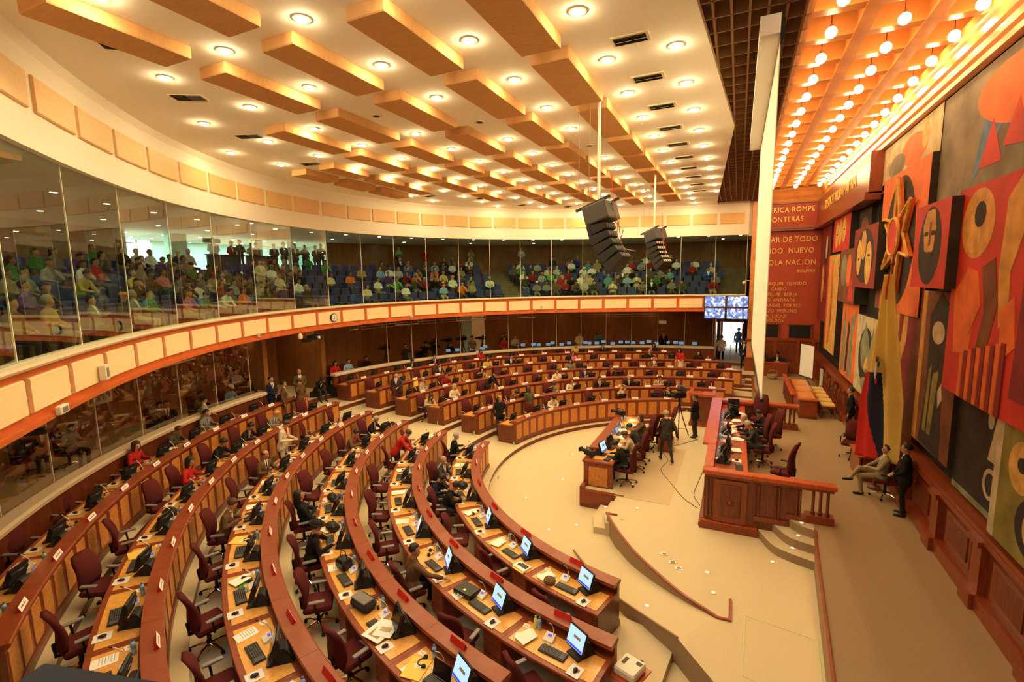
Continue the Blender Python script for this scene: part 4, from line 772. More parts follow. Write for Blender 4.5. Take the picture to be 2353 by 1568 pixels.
POSE={
 'desk':dict(lean=10,nod=15,l=A_desk,r=((.27,.12,.78),(.16,.44,.80)),legs=LS,jacket=1),
 'read':dict(lean=24,nod=32,l=((.28,.25,.80),(.10,.50,.80)),r=((.28,.25,.80),(.12,.52,.80)),legs=LS,jacket=1),
 'phone':dict(lean=14,nod=34,l=((.27,.10,.78),(.05,.36,.86)),r=((.27,.10,.78),(.06,.38,.86)),legs=LS,jacket=1),
 'back':dict(lean=-10,nod=0,l=((.27,.06,.78),(-.02,.24,.82)),r=((.27,.06,.78),(-.02,.27,.86)),legs=LS,jacket=1),
 'chin':dict(lean=12,nod=10,turn=-15,l=((.24,.30,.80),(.04,.19,1.02)),r=((.27,.14,.78),(.10,.42,.80)),legs=LS,jacket=1),
 'soft':dict(lean=12,nod=14,turn=10,l=A_desk,r=((.27,.12,.78),(.14,.40,.80)),legs=LS),
 'softread':dict(lean=26,nod=36,l=((.26,.24,.80),(.08,.46,.80)),r=((.26,.24,.80),(.10,.48,.80)),legs=LS),
 'armup':dict(lean=-12,nod=-4,turn=-35,l=((.34,-.05,1.22),(.10,-.04,1.34)),r=((.30,.16,.80),(.24,.42,.80)),legs=LS,jacket=1,tie=False),
 'mouse':dict(lean=8,nod=4,turn=40,l=((.27,.08,.78),(.14,.30,.74)),r=((.36,.20,.86),(.50,.42,.80)),legs=LS,jacket=1),
 'crossleg':dict(lean=-8,nod=4,turn=-10,l=((.27,.10,.76),(.04,.28,.72)),r=((.28,.10,.76),(.10,.30,.70)),legs=[((-.10,.44,.50),(-.12,.40,.08)),((.0,.46,.66),(-.26,.66,.46))],jacket=1),
 'hunch':dict(lean=38,nod=40,l=((.24,.34,.72),(.06,.50,.95)),r=((.24,.34,.72),(.04,.52,.95)),legs=LS,jacket=1,tie=False),
 'stand':dict(sit=False,lean=1,nod=5,l=((.25,-.02,1.12),(.26,.05,.86)),r=((.25,-.02,1.12),(.26,.05,.86)),legs=LT,jacket=1,drop=1),
 'front':dict(sit=False,lean=1,nod=4,l=((.26,.02,1.12),(.03,.20,.93)),r=((.26,.02,1.12),(.03,.22,.96)),legs=LT,jacket=1),
 'side':dict(sit=False,lean=2,nod=6,turn=-20,l=((.25,.04,1.12),(.10,.26,1.06)),r=((.26,-.02,1.12),(.26,.08,.88)),legs=LT,jacket=1),
 'walk':dict(sit=False,lean=6,nod=14,turn=20,l=((.26,.10,1.12),(.22,.26,.94)),r=((.26,-.14,1.14),(.28,-.18,.88)),legs=[((-.10,.20,.50),(-.11,.22,.08)),((.10,-.06,.50),(.11,-.30,.13))],jacket=1,foot=(0,1,0)),
 'papers':dict(sit=False,lean=8,nod=40,l=((.26,.06,1.10),(.08,.34,1.10)),r=((.26,.06,1.10),(.08,.36,1.08)),legs=LT,jacket=1,tie=False),
 'bend':dict(sit=False,lean=34,nod=40,l=((.24,.36,1.05),(.12,.52,.82)),r=((.30,.42,1.08),(.24,.64,.86)),legs=LT,jacket=1,tie=False),
 'ear':dict(sit=False,lean=1,nod=6,l=((.26,.04,1.14),(.10,.10,.95)),r=((.34,.14,1.30),(.10,.08,1.52)),legs=LT,jacket=1,tie=False),
 'cross':dict(sit=False,lean=-2,nod=4,l=((.26,.06,1.14),(-.04,.20,1.16)),r=((.26,.06,1.14),(-.04,.23,1.20)),legs=LT),
 'camera':dict(sit=False,lean=4,nod=4,l=((.28,.16,1.20),(.06,.36,1.42)),r=((.30,.12,1.22),(.10,.30,1.46)),legs=LT),
 'dress':dict(sit=False,lean=10,nod=20,l=((.24,.06,1.12),(.12,.26,1.0)),r=((.24,.06,1.12),(.12,.28,1.0)),legs=LT,skirt=1),
}
CACHE={}
def body(pose):
    if pose not in CACHE:
        me,J=build_body(POSE[pose],.0145); H={}
        for st in ('short','long','bald'): H[st]=hairmesh(J,st).mesh('hair',True)
        cap=MB(); c=J['hd']+J['hu']*.18; M=Matrix((J['sd'],J['fx'],J['hu'])).transposed().to_4x4(); M.translation=c
        cap.sph((0,-.01,.0),(.118,.125,.08),'hatblack',12,M); cap.cyl((0,0,-.01),.17,.012,'hatblack',16,M); H['hat']=cap.mesh('hat',True)
        cap=MB(); cap.sph((0,-.01,.0),(.117,.124,.078),'hatblack',12,M); cap.rbox((0,.12,-.02),(.14,.12,.012),'hatblack',.005,M); H['cap']=cap.mesh('cap',True)
        CACHE[pose]=(me,H,J)
    return CACHE[pose]
def setmat(o,i,m): o.material_slots[i].link='OBJECT'; o.material_slots[i].material=MT[m]
def person(pose,loc,rz,label,top='black suit',bottom='charcoal',hair='hairblack',style='short',skin='skin',shirt='white',tie='dark red',scale=1.,group=None,hatm=None,extra=None):
    me,H,J=body(pose); t=thing('person',label,'person',loc,rz,group); t.scale=(scale,)*3
    o=link('body',me,t); setmat(o,0,skin); setmat(o,1,'c_'+top); setmat(o,2,'c_'+bottom); setmat(o,4,'c_'+shirt); setmat(o,5,'c_'+tie)
    base='short' if style in('hat','cap') else style
    h=link('hair',H[base],t); h.material_slots[0].link='OBJECT'; h.material_slots[0].material=MT[hair]
    if style in('hat','cap'): q=link(style,H[style],t); q.material_slots[0].link='OBJECT'; q.material_slots[0].material=MT[hatm or 'hatblack']
    return t
def seat(B,k,i,pose,label,dl=0,dr=0,yaw=0,**kw):
    st=not POSE[pose].get('sit',True); l,z_=on(B,k,i,1.10+dr,.12+dl,0,yaw)
    person(pose,l,z_,label,**kw)
    if not st and not kw.get('nochair') and abs(dl)<.5:
        l,z_=on(B,k,i,1.16+dr,.12+dl,0,yaw); P_ch.make('occupied burgundy chair, desk '+uname(B,k,i)+(' (second)' if (B,k,i) in nochair else ''),l,z_); nochair.add((B,k,i))
g='on the '
seat('L',0,0,'desk','grey haired man in dark suit and bright red tie seated in the front row',dl=-.35,yaw=.5,top='black suit',hair='hairgrey',tie='red',skin='skinl')
seat('L',0,1,'mouse','balding man in dark grey suit leaning toward the man with the red tie',dl=.1,yaw=-.4,top='charcoal',hair='hairgrey',style='bald')
seat('L',0,2,'softread','person in black leaning over papers in the front row',dl=.15,yaw=-.2,top='black suit')
seat('L',0,2,'softread','person in navy jacket crouched behind the front row desk',dl=-.55,dr=.25,yaw=-.5,top='navy')
seat('L',1,1,'bend','woman in bright red jacket bending over her desk in the second row',dl=-.3,dr=-.08,top='red',bottom='navy',hair='hairbrown',shirt='black suit',skin='skinl')
seat('L',1,5,'mouse','dark suited man seated with one hand on the mouse in the second row',dl=-.05,yaw=.0,top='brown',bottom='black suit',shirt='black suit',tie='black suit')
seat('L',2,0,'read','grey haired man in dark suit reading in the third row by the aisle',dl=-.0,top='black suit',hair='hairgrey')
seat('L',2,1,'read','man in dark brown jacket bent over his monitor in the third row',top='brown',shirt='red',tie='red')
seat('L',2,4,'back','long haired man in black seated in the third row looking sideways',yaw=.15,top='black suit',style='long',shirt='black suit',tie='black suit')
seat('L',2,5,'chin','woman in black hat and leather jacket in the third row',dl=.1,dr=-.1,top='black suit',bottom='black suit',style='hat',hair='hairbrown',shirt='dark red',tie='dark red',skin='skinl')
seat('L',3,2,'papers','woman in cream suit standing and reading papers in the fourth row',dl=.1,dr=.0,top='cream',bottom='cream',hair='hairbrown',shirt='red',tie='red',skin='skinl')
seat('L',3,3,'desk','bald man in dark brown suit seated beside the standing woman in cream',dl=.2,dr=-.1,yaw=-.3,top='brown',style='bald',hair='hairbrown',tie='black suit')
seat('L',3,5,'phone','man in brown suit looking at his phone in the fourth row',dl=.1,dr=-.05,yaw=-.1,top='brown',bottom='charcoal',skin='skinl',hair='hairbrown')
seat('L',4,1,'read','fair haired man in grey suit writing in the fifth row',dl=.35,dr=-.1,top='grey',hair='hairblond',skin='skinl')
seat('L',4,2,'read','dark haired man in black jacket in the fifth row next to a microphone',dl=.3,dr=-.1,shirt='beige',tie='beige')
seat('L',4,3,'read','dark haired man in black bent over the fifth row desk with a yellow envelope',dl=.3,dr=-.1,top='black suit',shirt='black suit',tie='black suit')
seat('L',4,4,'soft','woman in red sweater seated in the fifth row',dl=.4,dr=-.15,top='red',style='long')
seat('L',5,4,'soft','woman in red jacket with chin in hand in the back row at left',dl=.4,dr=0,top='red',hair='hairbrown',style='long',skin='skinl')
seat('L',5,3,'softread','brown haired person in olive behind the back row desk',dl=.35,top='olive',hair='hairbrown')
seat('L',5,2,'desk','dark haired man in blue grey suit in the back row at left',dl=.3,top='grey',shirt='light blue')
# far block
seat('F',0,0,'side','man in dark jacket standing behind the far front row by the aisle',dl=.1,dr=.05,top='black suit',style='bald',yaw=-.5,tie='black suit',shirt='black suit')
seat('F',0,2,'softread','man in cream shirt seated in the far front row',dl=.35,top='cream',skin='skinl')
seat('F',0,4,'armup','blond man in tan jacket leaning back with an arm behind his head',dl=-.1,yaw=.5,top='tan',bottom='tan',hair='hairblond',shirt='cream',skin='skinl')
seat('F',0,1,'dress','brown haired woman in grey dress standing with her back turned, far front row',dl=-.35,dr=.25,yaw=3.0,top='olive',bottom='olive',hair='hairbrown',style='long',skin='skinl')
seat('F',0,6-1,'chin','man seated behind the wooden podium',dl=-.55,top='black suit')
for i,pose,lab,kw in [(2,'hunch','man in brown jacket resting his head on his hands, far second row',dict(top='brown',dl=.35)),(4,'chin','dark haired woman in white with hand at her mouth, far second row',dict(top='cream',style='long',hair='hairred',shirt='cream',tie='cream',dl=.2)),(5,'chin','dark suited man with hand on chin, far second row',dict(dl=.3)),(6,'desk','white haired man in dark suit, far second row',dict(hair='hairgrey',dl=.4,skin='skinl')),(7,'phone','man in tan jacket with hands at his mouth, far second row',dict(top='tan',dl=.5)),(3,'softread','person in brown seated at the far second row left of the woman in white',dict(top='khaki',dl=-.3))]:
    seat('F',1,i,pose,lab,**kw)
for i,pose,lab,kw in [(0,'softread','dark haired woman in white leaning over the far third row end desk',dict(top='beige',style='long',hair='hairbrown',dl=.4,skin='skinl')),(1,'soft','long haired blonde woman in white, far third row',dict(top='cream',hair='hairblond',style='long',dl=.25,skin='skinl')),(5,'soft','man in cream shirt facing the well, far third row',dict(top='cream',dl=.35)),(6,'back','man in navy jacket with red strap and dark cap, far third row',dict(top='navy',style='cap',dl=.3)),(7,'chin','red haired woman in dark jacket, far third row',dict(hair='hairred',style='long',shirt='red',tie='red',dl=.5))]:
    seat('F',2,i,pose,lab,**kw)
seat('F',2,2,'bend','man in black jacket standing and bending toward the blonde woman, far third row',dl=-.45,dr=.1,yaw=.7,top='black suit')
for i,pose,lab,kw in [(1,'soft','grey haired person in beige reaching for a large envelope, far fourth row',dict(top='beige',hair='hairgrey',dl=.3,yaw=.5)),(2,'soft','person in dark red seated behind a monitor, far fourth row',dict(top='dark red',dl=.3)),(3,'soft','dark haired woman in yellow brown seated, far fourth row',dict(top='tan',style='long',dl=-.35,skin='skinl')),(7,'soft','long haired woman in grey sweater, far fourth row',dict(top='grey',style='long',dl=.5)),(10,'back','man in brown suit leaning back in his chair, far fourth row',dict(top='brown',dl=.45))]:
    seat('F',3,i,pose,lab,**kw)
seat('F',3,0,'side','man in grey suit standing with a large beige envelope, far fourth row',dl=-.1,dr=.35,yaw=-.9,top='charcoal',skin='skinl')
l,z_=on('F',3,0,.75,-.5,1.15,.2); solo('large_envelope',MB().box((0,0,0),(.34,.012,.26),'yellowpaper'),'large beige envelope held between two people, far fourth row','envelope',l,z_)
for i,pose,lab,kw in [(3,'desk','man in grey suit with white shirt, far fifth row',dict(top='charcoal',dl=.35)),(5,'soft','woman in orange top, far fifth row',dict(top='yellow',style='long',hair='hairbrown',dl=.4)),(6,'desk','man in black suit and white shirt, far fifth row',dict(dl=.45,tie='black suit')),(8,'soft','woman with brown hair and pink top, far fifth row',dict(top='pink',style='long',hair='hairbrown',dl=-.3)),(11,'chin','fair haired person in black with hand on face, far fifth row',dict(hair='hairblond',shirt='black suit',tie='black suit',dl=-.2)),(12,'softread','person in grey bent over a red folder, far fifth row',dict(top='grey',dl=.1)),(13,'soft','dark haired woman in black at the right end of the far fifth row',dict(top='black suit',style='long',dl=.2))]:
    seat('F',4,i,pose,lab,**kw)
for i,pose,lab,kw in [(3,'read','man in dark suit bent down, left part of the far back row',dict(dl=.4)),(4,'desk','person in black behind a monitor, far back row',dict(dl=.4)),(6,'soft','woman in bright red, far back row',dict(top='red',style='long',dl=.45)),(10,'soft','man in yellow shirt and black vest, far back row',dict(top='yellow',dl=.4)),(11,'desk','man in black jacket turned aside, far back row',dict(dl=.3,yaw=.6)),(13,'soft','woman in pink seated beside the woman in red, far back row',dict(top='pink',style='long',dl=.2))]:
    seat('F',5,i,pose,lab,**kw)
person('dress',(-2.75,28.3,TZ[4]),2.6,'long haired woman in red top standing at the right end of the far rows',top='red',bottom='cream',style='long')
# empty chairs at every other desk
for B,k,i,ac,a0,a1 in UNITS:
    if (B,k,i) in nochair: continue
    l,z_=on(B,k,i,1.02+.16*random.random(),.0+.25*(random.random()-.5),0,.9*(random.random()-.5))
    P_ch.make('empty burgundy chair, desk '+uname(B,k,i),l,z_)
# aisle, press desks and doorway
def at_r(r,a,z): return pol(r,a,z)
def P2(pose,x,y,z,face,label,**kw):                      # face: point to look at
    person(pose,(x,y,z),math.atan2(face[1]-y,face[0]-x)-PI/2,label,**kw)
W0=(0,15.7)
P2('front',-17.1,13.5,1.1,W0,'man in navy suit standing in the entrance aisle at left',top='navy')
P2('stand',-15.85,13.05,1.1,(-10,18),'officer in brown uniform standing in the middle of the aisle group',top='uniform',bottom='uniform',tie='uniform')
P2('ear',-15.6,13.6,1.1,W0,'officer in brown uniform and gold trimmed cap with a hand at his ear',top='uniform',bottom='uniform',style='cap',shirt='uniform',hatm='c_uniform')
P2('cross',-19,13.4,1.3,W0,'man in light grey shirt standing behind the aisle group',top='light grey',bottom='denim')
P2('front',-17.3,15.1,1.1,(-10,12),'bald man in olive jacket and white shirt by the entrance',top='olive',style='bald',tie='white')
P2('hunch',-17.5,16.3,1.1,(-10,14),'man in black vest bent forward on a seat by the entrance',top='black suit',skin='skind')
solo('waiting_seat',MB().rbox((0,0,.22),(.5,.5,.44),'black',.03),'black low seat under the bent man by the entrance','seat',(-17.6,16.3,1.1),.3)
solo('wheelchair',MB().box((0,0,.5),(.45,.45,.05),'black').box((-.2,0,.75),(.05,.42,.5),'black').cyl((0,.27,.3),.3,.04,'black',16,axis='y').cyl((0,-.27,.3),.3,.04,'black',16,axis='y').tube([(.2,.2,.5),(.35,.2,.15)],.015,'steel').tube([(.2,-.2,.5),(.35,-.2,.15)],.015,'steel'),'black wheelchair parked at the end of the far back row','wheelchair',(-17.4,17.1,1.1),.4)
for x,y,lab,kw in [(-18.1,17.9,'person in red vest behind the press rail by the entrance',dict(top='red',style='long')),(-17.9,18.6,'man in pale blue shirt behind the press rail by the entrance',dict(top='light blue')),(-17.7,19.7,'person in black leaning over the press rail',dict(top='black suit')),(-17.9,12.2,'man in white shirt and cap behind the left press rail',dict(top='light blue',style='cap',hatm='white')),(-18.3,13.3,'man in black jacket behind the left press rail',dict(top='black suit')),(-17.3,22.9,'crouching person in grey behind the press rail',dict(top='grey')),(-16.9,23.6,'person in black cap with a badge behind the press rail',dict(top='black suit',style='cap'))]:
    P2('soft',x,y,1.35,W0,lab,**kw)
    P_ch.make('chair of the '+lab,(x-.05,y,1.3),math.atan2(W0[1]-y,W0[0]-x)-PI/2)
P2('side',-16.9,9.4,1.1,(-10,5),'man in dark suit standing at the left press rail',top='black suit')
P2('side',-16.3,10.2,1.1,(-12,16),'man in khaki shirt and dark cap standing at the left press rail',top='khaki',bottom='black suit',style='cap')
for x,y,lab,kw in [(-17.9,9.6,'man in grey blazer seated behind the left glass',dict(top='grey')),(-17.6,7.0,'person in white and grey seated behind the left glass',dict(top='light grey',style='long')),(-18.0,6.2,'large person in black seated behind the left glass',dict(top='black suit')),(-18.2,11.2,'man in green camouflage seated behind the left glass',dict(top='olive'))]:
    P2('soft',x,y,1.3,W0,lab,**kw); P_ch.make('chair of the '+lab,(x-.05,y,1.3),math.atan2(W0[1]-y,W0[0]-x)-PI/2)
for r,a,pose,lab,kw in [(18.4,26.6,'camera','cameraman in black with a camera on his shoulder, left part of the press area',dict(top='black suit',style='cap')),(19.2,37.7,'side','cameraman in khaki vest standing in the press area',dict(top='khaki',bottom='beige')),(18.4,22.3,'camera','cameraman in dark clothes near the left press tripod',dict(top='charcoal')),(18.0,42.8,'dress','person in bright red vest in front of the exit door',dict(top='red',bottom='denim')),(19.2,44.2,'cross','person in dark shirt in the exit doorway',dict(top='charcoal',bottom='charcoal')),(19.6,45.2,'cross','long haired woman in dark top in the exit doorway',dict(top='olive',bottom='charcoal',style='long')),(18.2,45.6,'cross','person in grey patterned jacket by the exit doorway',dict(top='light grey',bottom='denim')),
    (18.4,59.5,'front','man in white shirt standing in the press area right of the exit',dict(top='white',bottom='black suit',shirt='white',tie='white',skin='skinl')),(19,63.9,'cross','woman in turquoise top standing among the press monitors',dict(top='turquoise',bottom='denim',style='long')),(18.5,76.6,'side','man in black vest and white shirt near the far press monitors',dict(top='black suit',shirt='white')),(19.8,33.8,'soft','man in dark suit seated in the press area',dict(top='black suit')),(19.0,29.5,'camera','second camera operator in black, press area',dict(top='black suit'))]:
    x,y,z=pol(r,a,1.3); P2(pose,x,y,z,W0,lab,**kw)
P2('front',-.82,33.0,1.1,(-.4,20),'man in white jacket standing at the left of the bright doorway',top='white',bottom='black suit',shirt='white',tie='white')
P2('stand',.15,36,1.3,(0,20),'person in pale shirt silhouetted in the bright doorway',top='light blue',bottom='navy',shirt='light blue',tie='light blue')
P2('front',.44,31.1,1.12,(-1,20),'man in dark suit with a lanyard standing on the far steps',top='navy',bottom='navy',tie='light grey')
# tripods with cameras
def tripod(x,y,z,label,h=1.4,cam_=True,rz=0,sc=1.):
    t=thing('camera_tripod',label,'tripod',(x,y,z),rz)
    for q in range(3): a=q*2*PI/3+.5; link('leg',MB().tube([(0,0,h-.1),(.16*cos(a),.16*sin(a),h*.5),(.42*cos(a),.42*sin(a),.02)],[.025,.022,.016],'blackmatte',6).mesh('l'),t)
    link('centre_column',MB().cyl((0,0,h-.1),.035,.4,'black',8).cyl((0,0,.12),.02,.02,'grey',6).mesh('l'),t)
    link('spreader',MB().tube([(.3*cos(.5),.3*sin(.5),.3),(0,0,.34),(.3*cos(.5+2.09),.3*sin(.5+2.09),.3)],.012,'grey').tube([(0,0,.34),(.3*cos(.5+4.19),.3*sin(.5+4.19),.3)],.012,'grey').mesh('l'),t)
    link('pan_handle',MB().tube([(0,0,h+.05),(.35,-.25,h+.0)],.012,'steel').mesh('l'),t)
    if cam_:
        c=solo('video_camera',MB().rbox((0,0,.13),(.20,.48,.22),'black',.03).cyl((0,.32,.13),.06,.2,'blackmatte',12,axis='y').rbox((.0,.44,.13),(.16,.06,.14),'black',.01).box((-.14,-.02,.24),(.06,.26,.06),'darkgrey').box((.12,-.1,.16),(.04,.16,.12),'c_navy').box((0,-.05,.30),(.04,.3,.04),'black'),'black video camera on the '+label,'camera',(x,y,z+h+.06),rz)
    return t
tripod(-1.85,18.95,.5,'tall tripod standing left of the podium',1.45,True,2.2)
solo('camera_viewfinder',MB().rbox((0,0,0),(.3,.28,.16),'darkgrey',.02,Matrix.Rotation(.5,4,'Y')).box((0,0,-.16),(.04,.04,.2),'black'),'grey viewfinder hood mounted above the tripod camera','camera hood',(-1.75,18.85,2.42),.4)
for r,a,nm in [(19,19.5,'black camera tripod at the left end of the press area'),(18.9,29.3,'black press tripod right of the first cameraman'),(19.5,36.2,'black press tripod beside the khaki vest'),(19.2,39.8,'black press tripod left of the exit door'),(19.4,33,'black press tripod in the middle of the press area')]:
    x,y,z=pol(r,a,1.3); tripod(x,y,z,nm,1.35,True,rad(-a)+PI)
# press desks with laptops
for i in range(22):
    a=14+i*3.3
    if 40<a<44: continue
    o=pol(18.6,a,1.3); b=MB(); b.sweep([(18.3,2.0),(18.3,2.05),(18.95,2.05),(18.95,2.0)],lin(a-1.55,a+1.55,3),pol,'darkwood',off=o); b.sweep([(18.3,1.3),(18.3,2.0),(18.34,2.0),(18.34,1.3)],lin(a-1.55,a+1.55,3),pol,'darkwood',off=o)
    solo('press_desk',b,'dark press desk behind the glass, %s from the left'%(ordn[i] if i<15 else 'far right '+ordn[i-15]),'desk',o)
for i,(px_,a) in enumerate([(0,23.5),(0,32.5),(0,33.8),(0,37.5),(0,39),(0,40.2),(0,46.5),(0,48.2),(0,50),(0,51.6),(0,53.2),(0,54.6),(0,56),(0,58),(0,61),(0,62.2),(0,63.4),(0,65),(0,66.6),(0,68.4),(0,69.6),(0,71),(0,72.5),(0,74),(0,75.3),(0,77.5),(0,79),(0,80.2),(0,82.6)]):
    p,x,f,rz=frame(pol,18.6+.35*(i%2),a); P_lap.make('open laptop with blue screen in the press area, %s'%('left part' if a<41 else ('middle part' if a<60 else 'right part')),(p.x,p.y,2.06+.04*(i%3)),rz+(PI if 1 else 0)+.5*(random.random()-.5),group='blue lit laptops of the press')
# ---------------- clerks' desk ----------------
t=thing('clerk_desk','long wooden desk for assistants along the edge of the middle platform','desk',(-3.6,15.9,0))
o=Vector((-3.6,15.9,0))
def rel(b): 
    b.v=[(x-o.x,y-o.y,z-o.z) for x,y,z in b.v]; return b
def tp(name,b,par=None): return link(name,rel(b).mesh(name),par or t)
b=MB(); b.box((-3.86,15.9,.62),(.14,5.1,1.24),'mahogany'); b.box((-3.88,15.9,.16),(.2,5.16,.32),'darkwood'); tp('front_wall',b)
b=MB(); b.box((-3.5,13.42,.83),(.84,.1,.74),'mahogany'); b.box((-3.5,13.36,.83),(.56,.02,.56),'burl'); tp('end_panel',b)
b=MB(); b.box((-3.52,18.4,.83),(.8,.1,.74),'mahogany'); tp('end_panel',b)
b=MB(); b.box((-3.3,13.1,.25),(1.2,.12,.5),'mahogany'); b.box((-3.3,13.06,.04),(1.24,.1,.08),'darkwood'); b.box((-3.3,13.06,.49),(1.24,.08,.04),'mahoganytop'); b.box((-3.9,13.35,.3),(.12,.6,.6),'mahogany'); tp('step_panel',b)
b=MB(); b.rbox((-3.52,15.9,1.25),(.92,5.12,.07),'mahoganytop',.02); tp('desktop',b); b=MB(); b.box((-3.42,15.9,1.287),(.56,4.7,.008),'deskgold'); tp('writing_surface',b)
b=MB(); b.rbox((-3.86,16.3,1.33),(.34,4.1,.1),'mahoganytop',.02); b.box((-3.74,16.3,1.30),(.06,4.0,.08),'black'); tp('ledge',b)
for y in (14.2,15.2,16.2,17.2,18.1): b=MB(); b.box((-3.94,y,.75),(.02,.8,.7),'burl'); tp('burl_panel',b)
zt=1.295
def item(P,x,y,lab,rz=0,z=zt): return P.make(lab,(x,y,z),rz)
item(P_on,-3.52,13.95,'lit desk monitor at the near end of the assistants desk',rad(80)); item(P_kb,-3.25,13.72,'black keyboard at the near end of the assistants desk',rad(75))
for i,(y,a) in enumerate([(14.55,80),(15.35,95),(16.05,85),(16.75,100)]): item(P_lap if i!=0 else P_off,-3.42,y,'open laptop on the assistants desk, %s from the camera'%ordn[i],rad(a))
for i,y in enumerate([14.1,14.5,15.9,16.6,17.4,17.55]): item(P_bt,-3.62-.02*i%.1,y+.1,'blue water bottle on the assistants desk, %s from the camera'%ordn[i])
for i,(x,y) in enumerate([(-3.3,14.9),(-3.55,15.1),(-3.3,15.7),(-3.5,16.45),(-3.3,17.1),(-3.35,17.7)]): item(P_st,x,y,'papers heaped on the assistants desk, %s heap from the camera'%ordn[i],.6*i)
item(P_ye,-3.4,17.3,'yellow papers at the far end of the assistants desk',.4)
def vcam(lab,loc,rz):
    t=thing('camcorder',lab,'camera',loc,rz); link('camera_body',MB().rbox((0,0,.12),(.16,.36,.16),'black',.03).box((.09,0,.12),(.02,.2,.12),'darkgrey').mesh('c'),t); link('lens_hood',MB().cyl((0,.27,.13),.055,.18,'blackmatte',12,axis='y').rbox((0,.38,.13),(.15,.05,.12),'black',.01).mesh('c'),t); link('carry_handle',MB().tube([(0,-.12,.2),(0,-.1,.27),(0,.12,.27),(0,.14,.2)],.014,'black').mesh('c'),t); link('tilt_head',MB().box((0,0,.02),(.12,.14,.04),'steel').mesh('c'),t)
vcam('black video camera at the near end of the assistants desk',(-3.84,13.66,1.29),rad(60)); vcam('black video camera at the far end of the assistants desk',(-3.84,17.95,1.385),rad(70))
for i,(x,y,a,pz,lab,kw) in enumerate([(-2.78,13.95,85,'read','man in black suit seated at the near end of the assistants desk',dict(top='black suit')),(-2.72,15.05,100,'read','man in beige jacket seated at the assistants desk',dict(top='beige',hair='hairbrown',tie='beige')),(-2.72,15.85,80,'softread','dark haired person seated third at the assistants desk',dict(top='charcoal')),(-2.74,16.95,110,'chin','woman in dark brown seated fourth at the assistants desk',dict(top='brown',style='long',hair='hairbrown',shirt='brown',tie='brown',skin='skinl'))]):
    person(pz,(x-.06,y,.5),rad(a),lab,**kw); P_hi.make('tall chair of the '+lab.replace(' at the assistants desk','').replace(' of the assistants desk','').replace('seated ',''),(x,y,.5),rad(a))
P_hi.make('empty tall burgundy chair with its back to the camera by the assistants desk',(-2.45,17.6,.5),rad(20)); P_hi.make('empty tall burgundy chair at the far end of the assistants desk',(-2.2,18.3,.5),rad(100))
solo('floor_mat',MB().box((0,0,0),(1.5,4.6,.006),'matclear'),'thin clear chair mat on the platform carpet','mat',(-2.2,15.3,.505))
solo('wooden_box',MB().rbox((0,0,.22),(.5,.5,.44),'mahogany',.01),'low red wood block behind the walking officer','box',(-2.1,17.3,.5))
person('walk',(-1.95,16.2,.5),rad(25),'man in dark dress uniform with yellow shoulder cord walking on the platform',top='charcoal',bottom='charcoal',hair='hairgrey',skin='skinl')
solo('shoulder_cord',MB().tube([(-.2,0,.05),(-.1,.06,.1),(.1,.06,.1),(.22,0,.04),(.3,-.02,-.25)],.011,'yellowpaper',6),'yellow ceremonial cord on the walking officer','cord',(-1.93,16.16,1.93),rad(200))
person('side',(-1.28,19.1,.5),rad(75),'man in black suit and headset standing by the tripod',top='black suit',shirt='black suit',tie='black suit',scale=.97)
b=MB(); P=arc([(-1.15,18.9),(-1.6,18.2),(-2.2,17.3),(-1.9,16.3),(-2.0,15.4),(-1.6,14.5),(-1.15,13.6),(-.75,13.1)],6); b.tube([(x,y,.512) for x,y in P],.008,'black',5); solo('floor_cable',b,'long thin black cable curving across the platform','cable')
b=MB(); P=arc([(-.7,17.5),(-.75,16.2),(-.85,14.9),(-.9,13.9),(-.7,13.3)],6); b.tube([(x,y,.512) for x,y in P],.007,'black',5); solo('floor_cable',b,'black cable running along the foot of the dais desk','cable')
# podium
t=thing('podium','tall red wood speaker podium at the far end of the platform','podium',(-1.17,21.1,.5))
link('podium_body',MB().box((0,0,.62),(.80,.9,1.24),'darkwood').mesh('p'),t); link('plinth',MB().box((0,0,.07),(.92,1.0,.14),'mahogany').box((0,0,.17),(.86,.96,.06),'mahoganytop').mesh('p'),t)
link('podium_top',MB().box((0,-.44,1.29),(.98,.12,.10),'daisred').box((-.44,.05,1.29),(.12,1.0,.10),'daisred').box((.44,.05,1.29),(.12,1.0,.10),'daisred').box((0,.05,1.22),(.9,.9,.05),'daisred').mesh('p'),t)
link('gooseneck',MB().tube([(-.2,-.1,1.25),(-.2,-.1,1.4),(-.3,-.2,1.45)],.01,'black').mesh('p'),t)
# ---------------- dais: front desk and wings ----------------
t=thing('dais_desk','long raised red wood desk of the presiding officers','desk',(-.2,15.9,1.07)); o=Vector((-.2,15.9,1.07))
b=MB(); b.box((-.50,15.9,1.2),(.12,7.3,1.42),'darkwood'); b.box((-.54,15.9,.62),(.16,7.4,.2),'mahogany'); b.box((-.57,15.9,.54),(.2,7.44,.08),'darkwood'); tp('front_wall',b)
b=MB(); b.rbox((-.48,13.29,1.945),(.22,1.82,.07),'daisred',.02); b.rbox((-.55,16.9,1.955),(.36,5.5,.07),'daisred',.02); tp('ledge',b)
b=MB(); b.rbox((0,15.9,1.77),(.80,7.2,.06),'daisred',.015); tp('desktop',b); b=MB(); b.box((-.02,15.9,1.803),(.50,6.9,.006),'mahoganytop'); tp('writing_surface',b)
b=MB(); b.box((.30,15.9,1.4),(.04,7.1,.6),'darkwood'); tp('modesty_panel',b)
for y in (13.2,14.7,16.2,17.7,19.0):
    b=MB(); b.box((-.575,y,1.2),(.03,.9,.9),'mahogany'); tp('carved_panel',b)
    for q in range(7): b=None
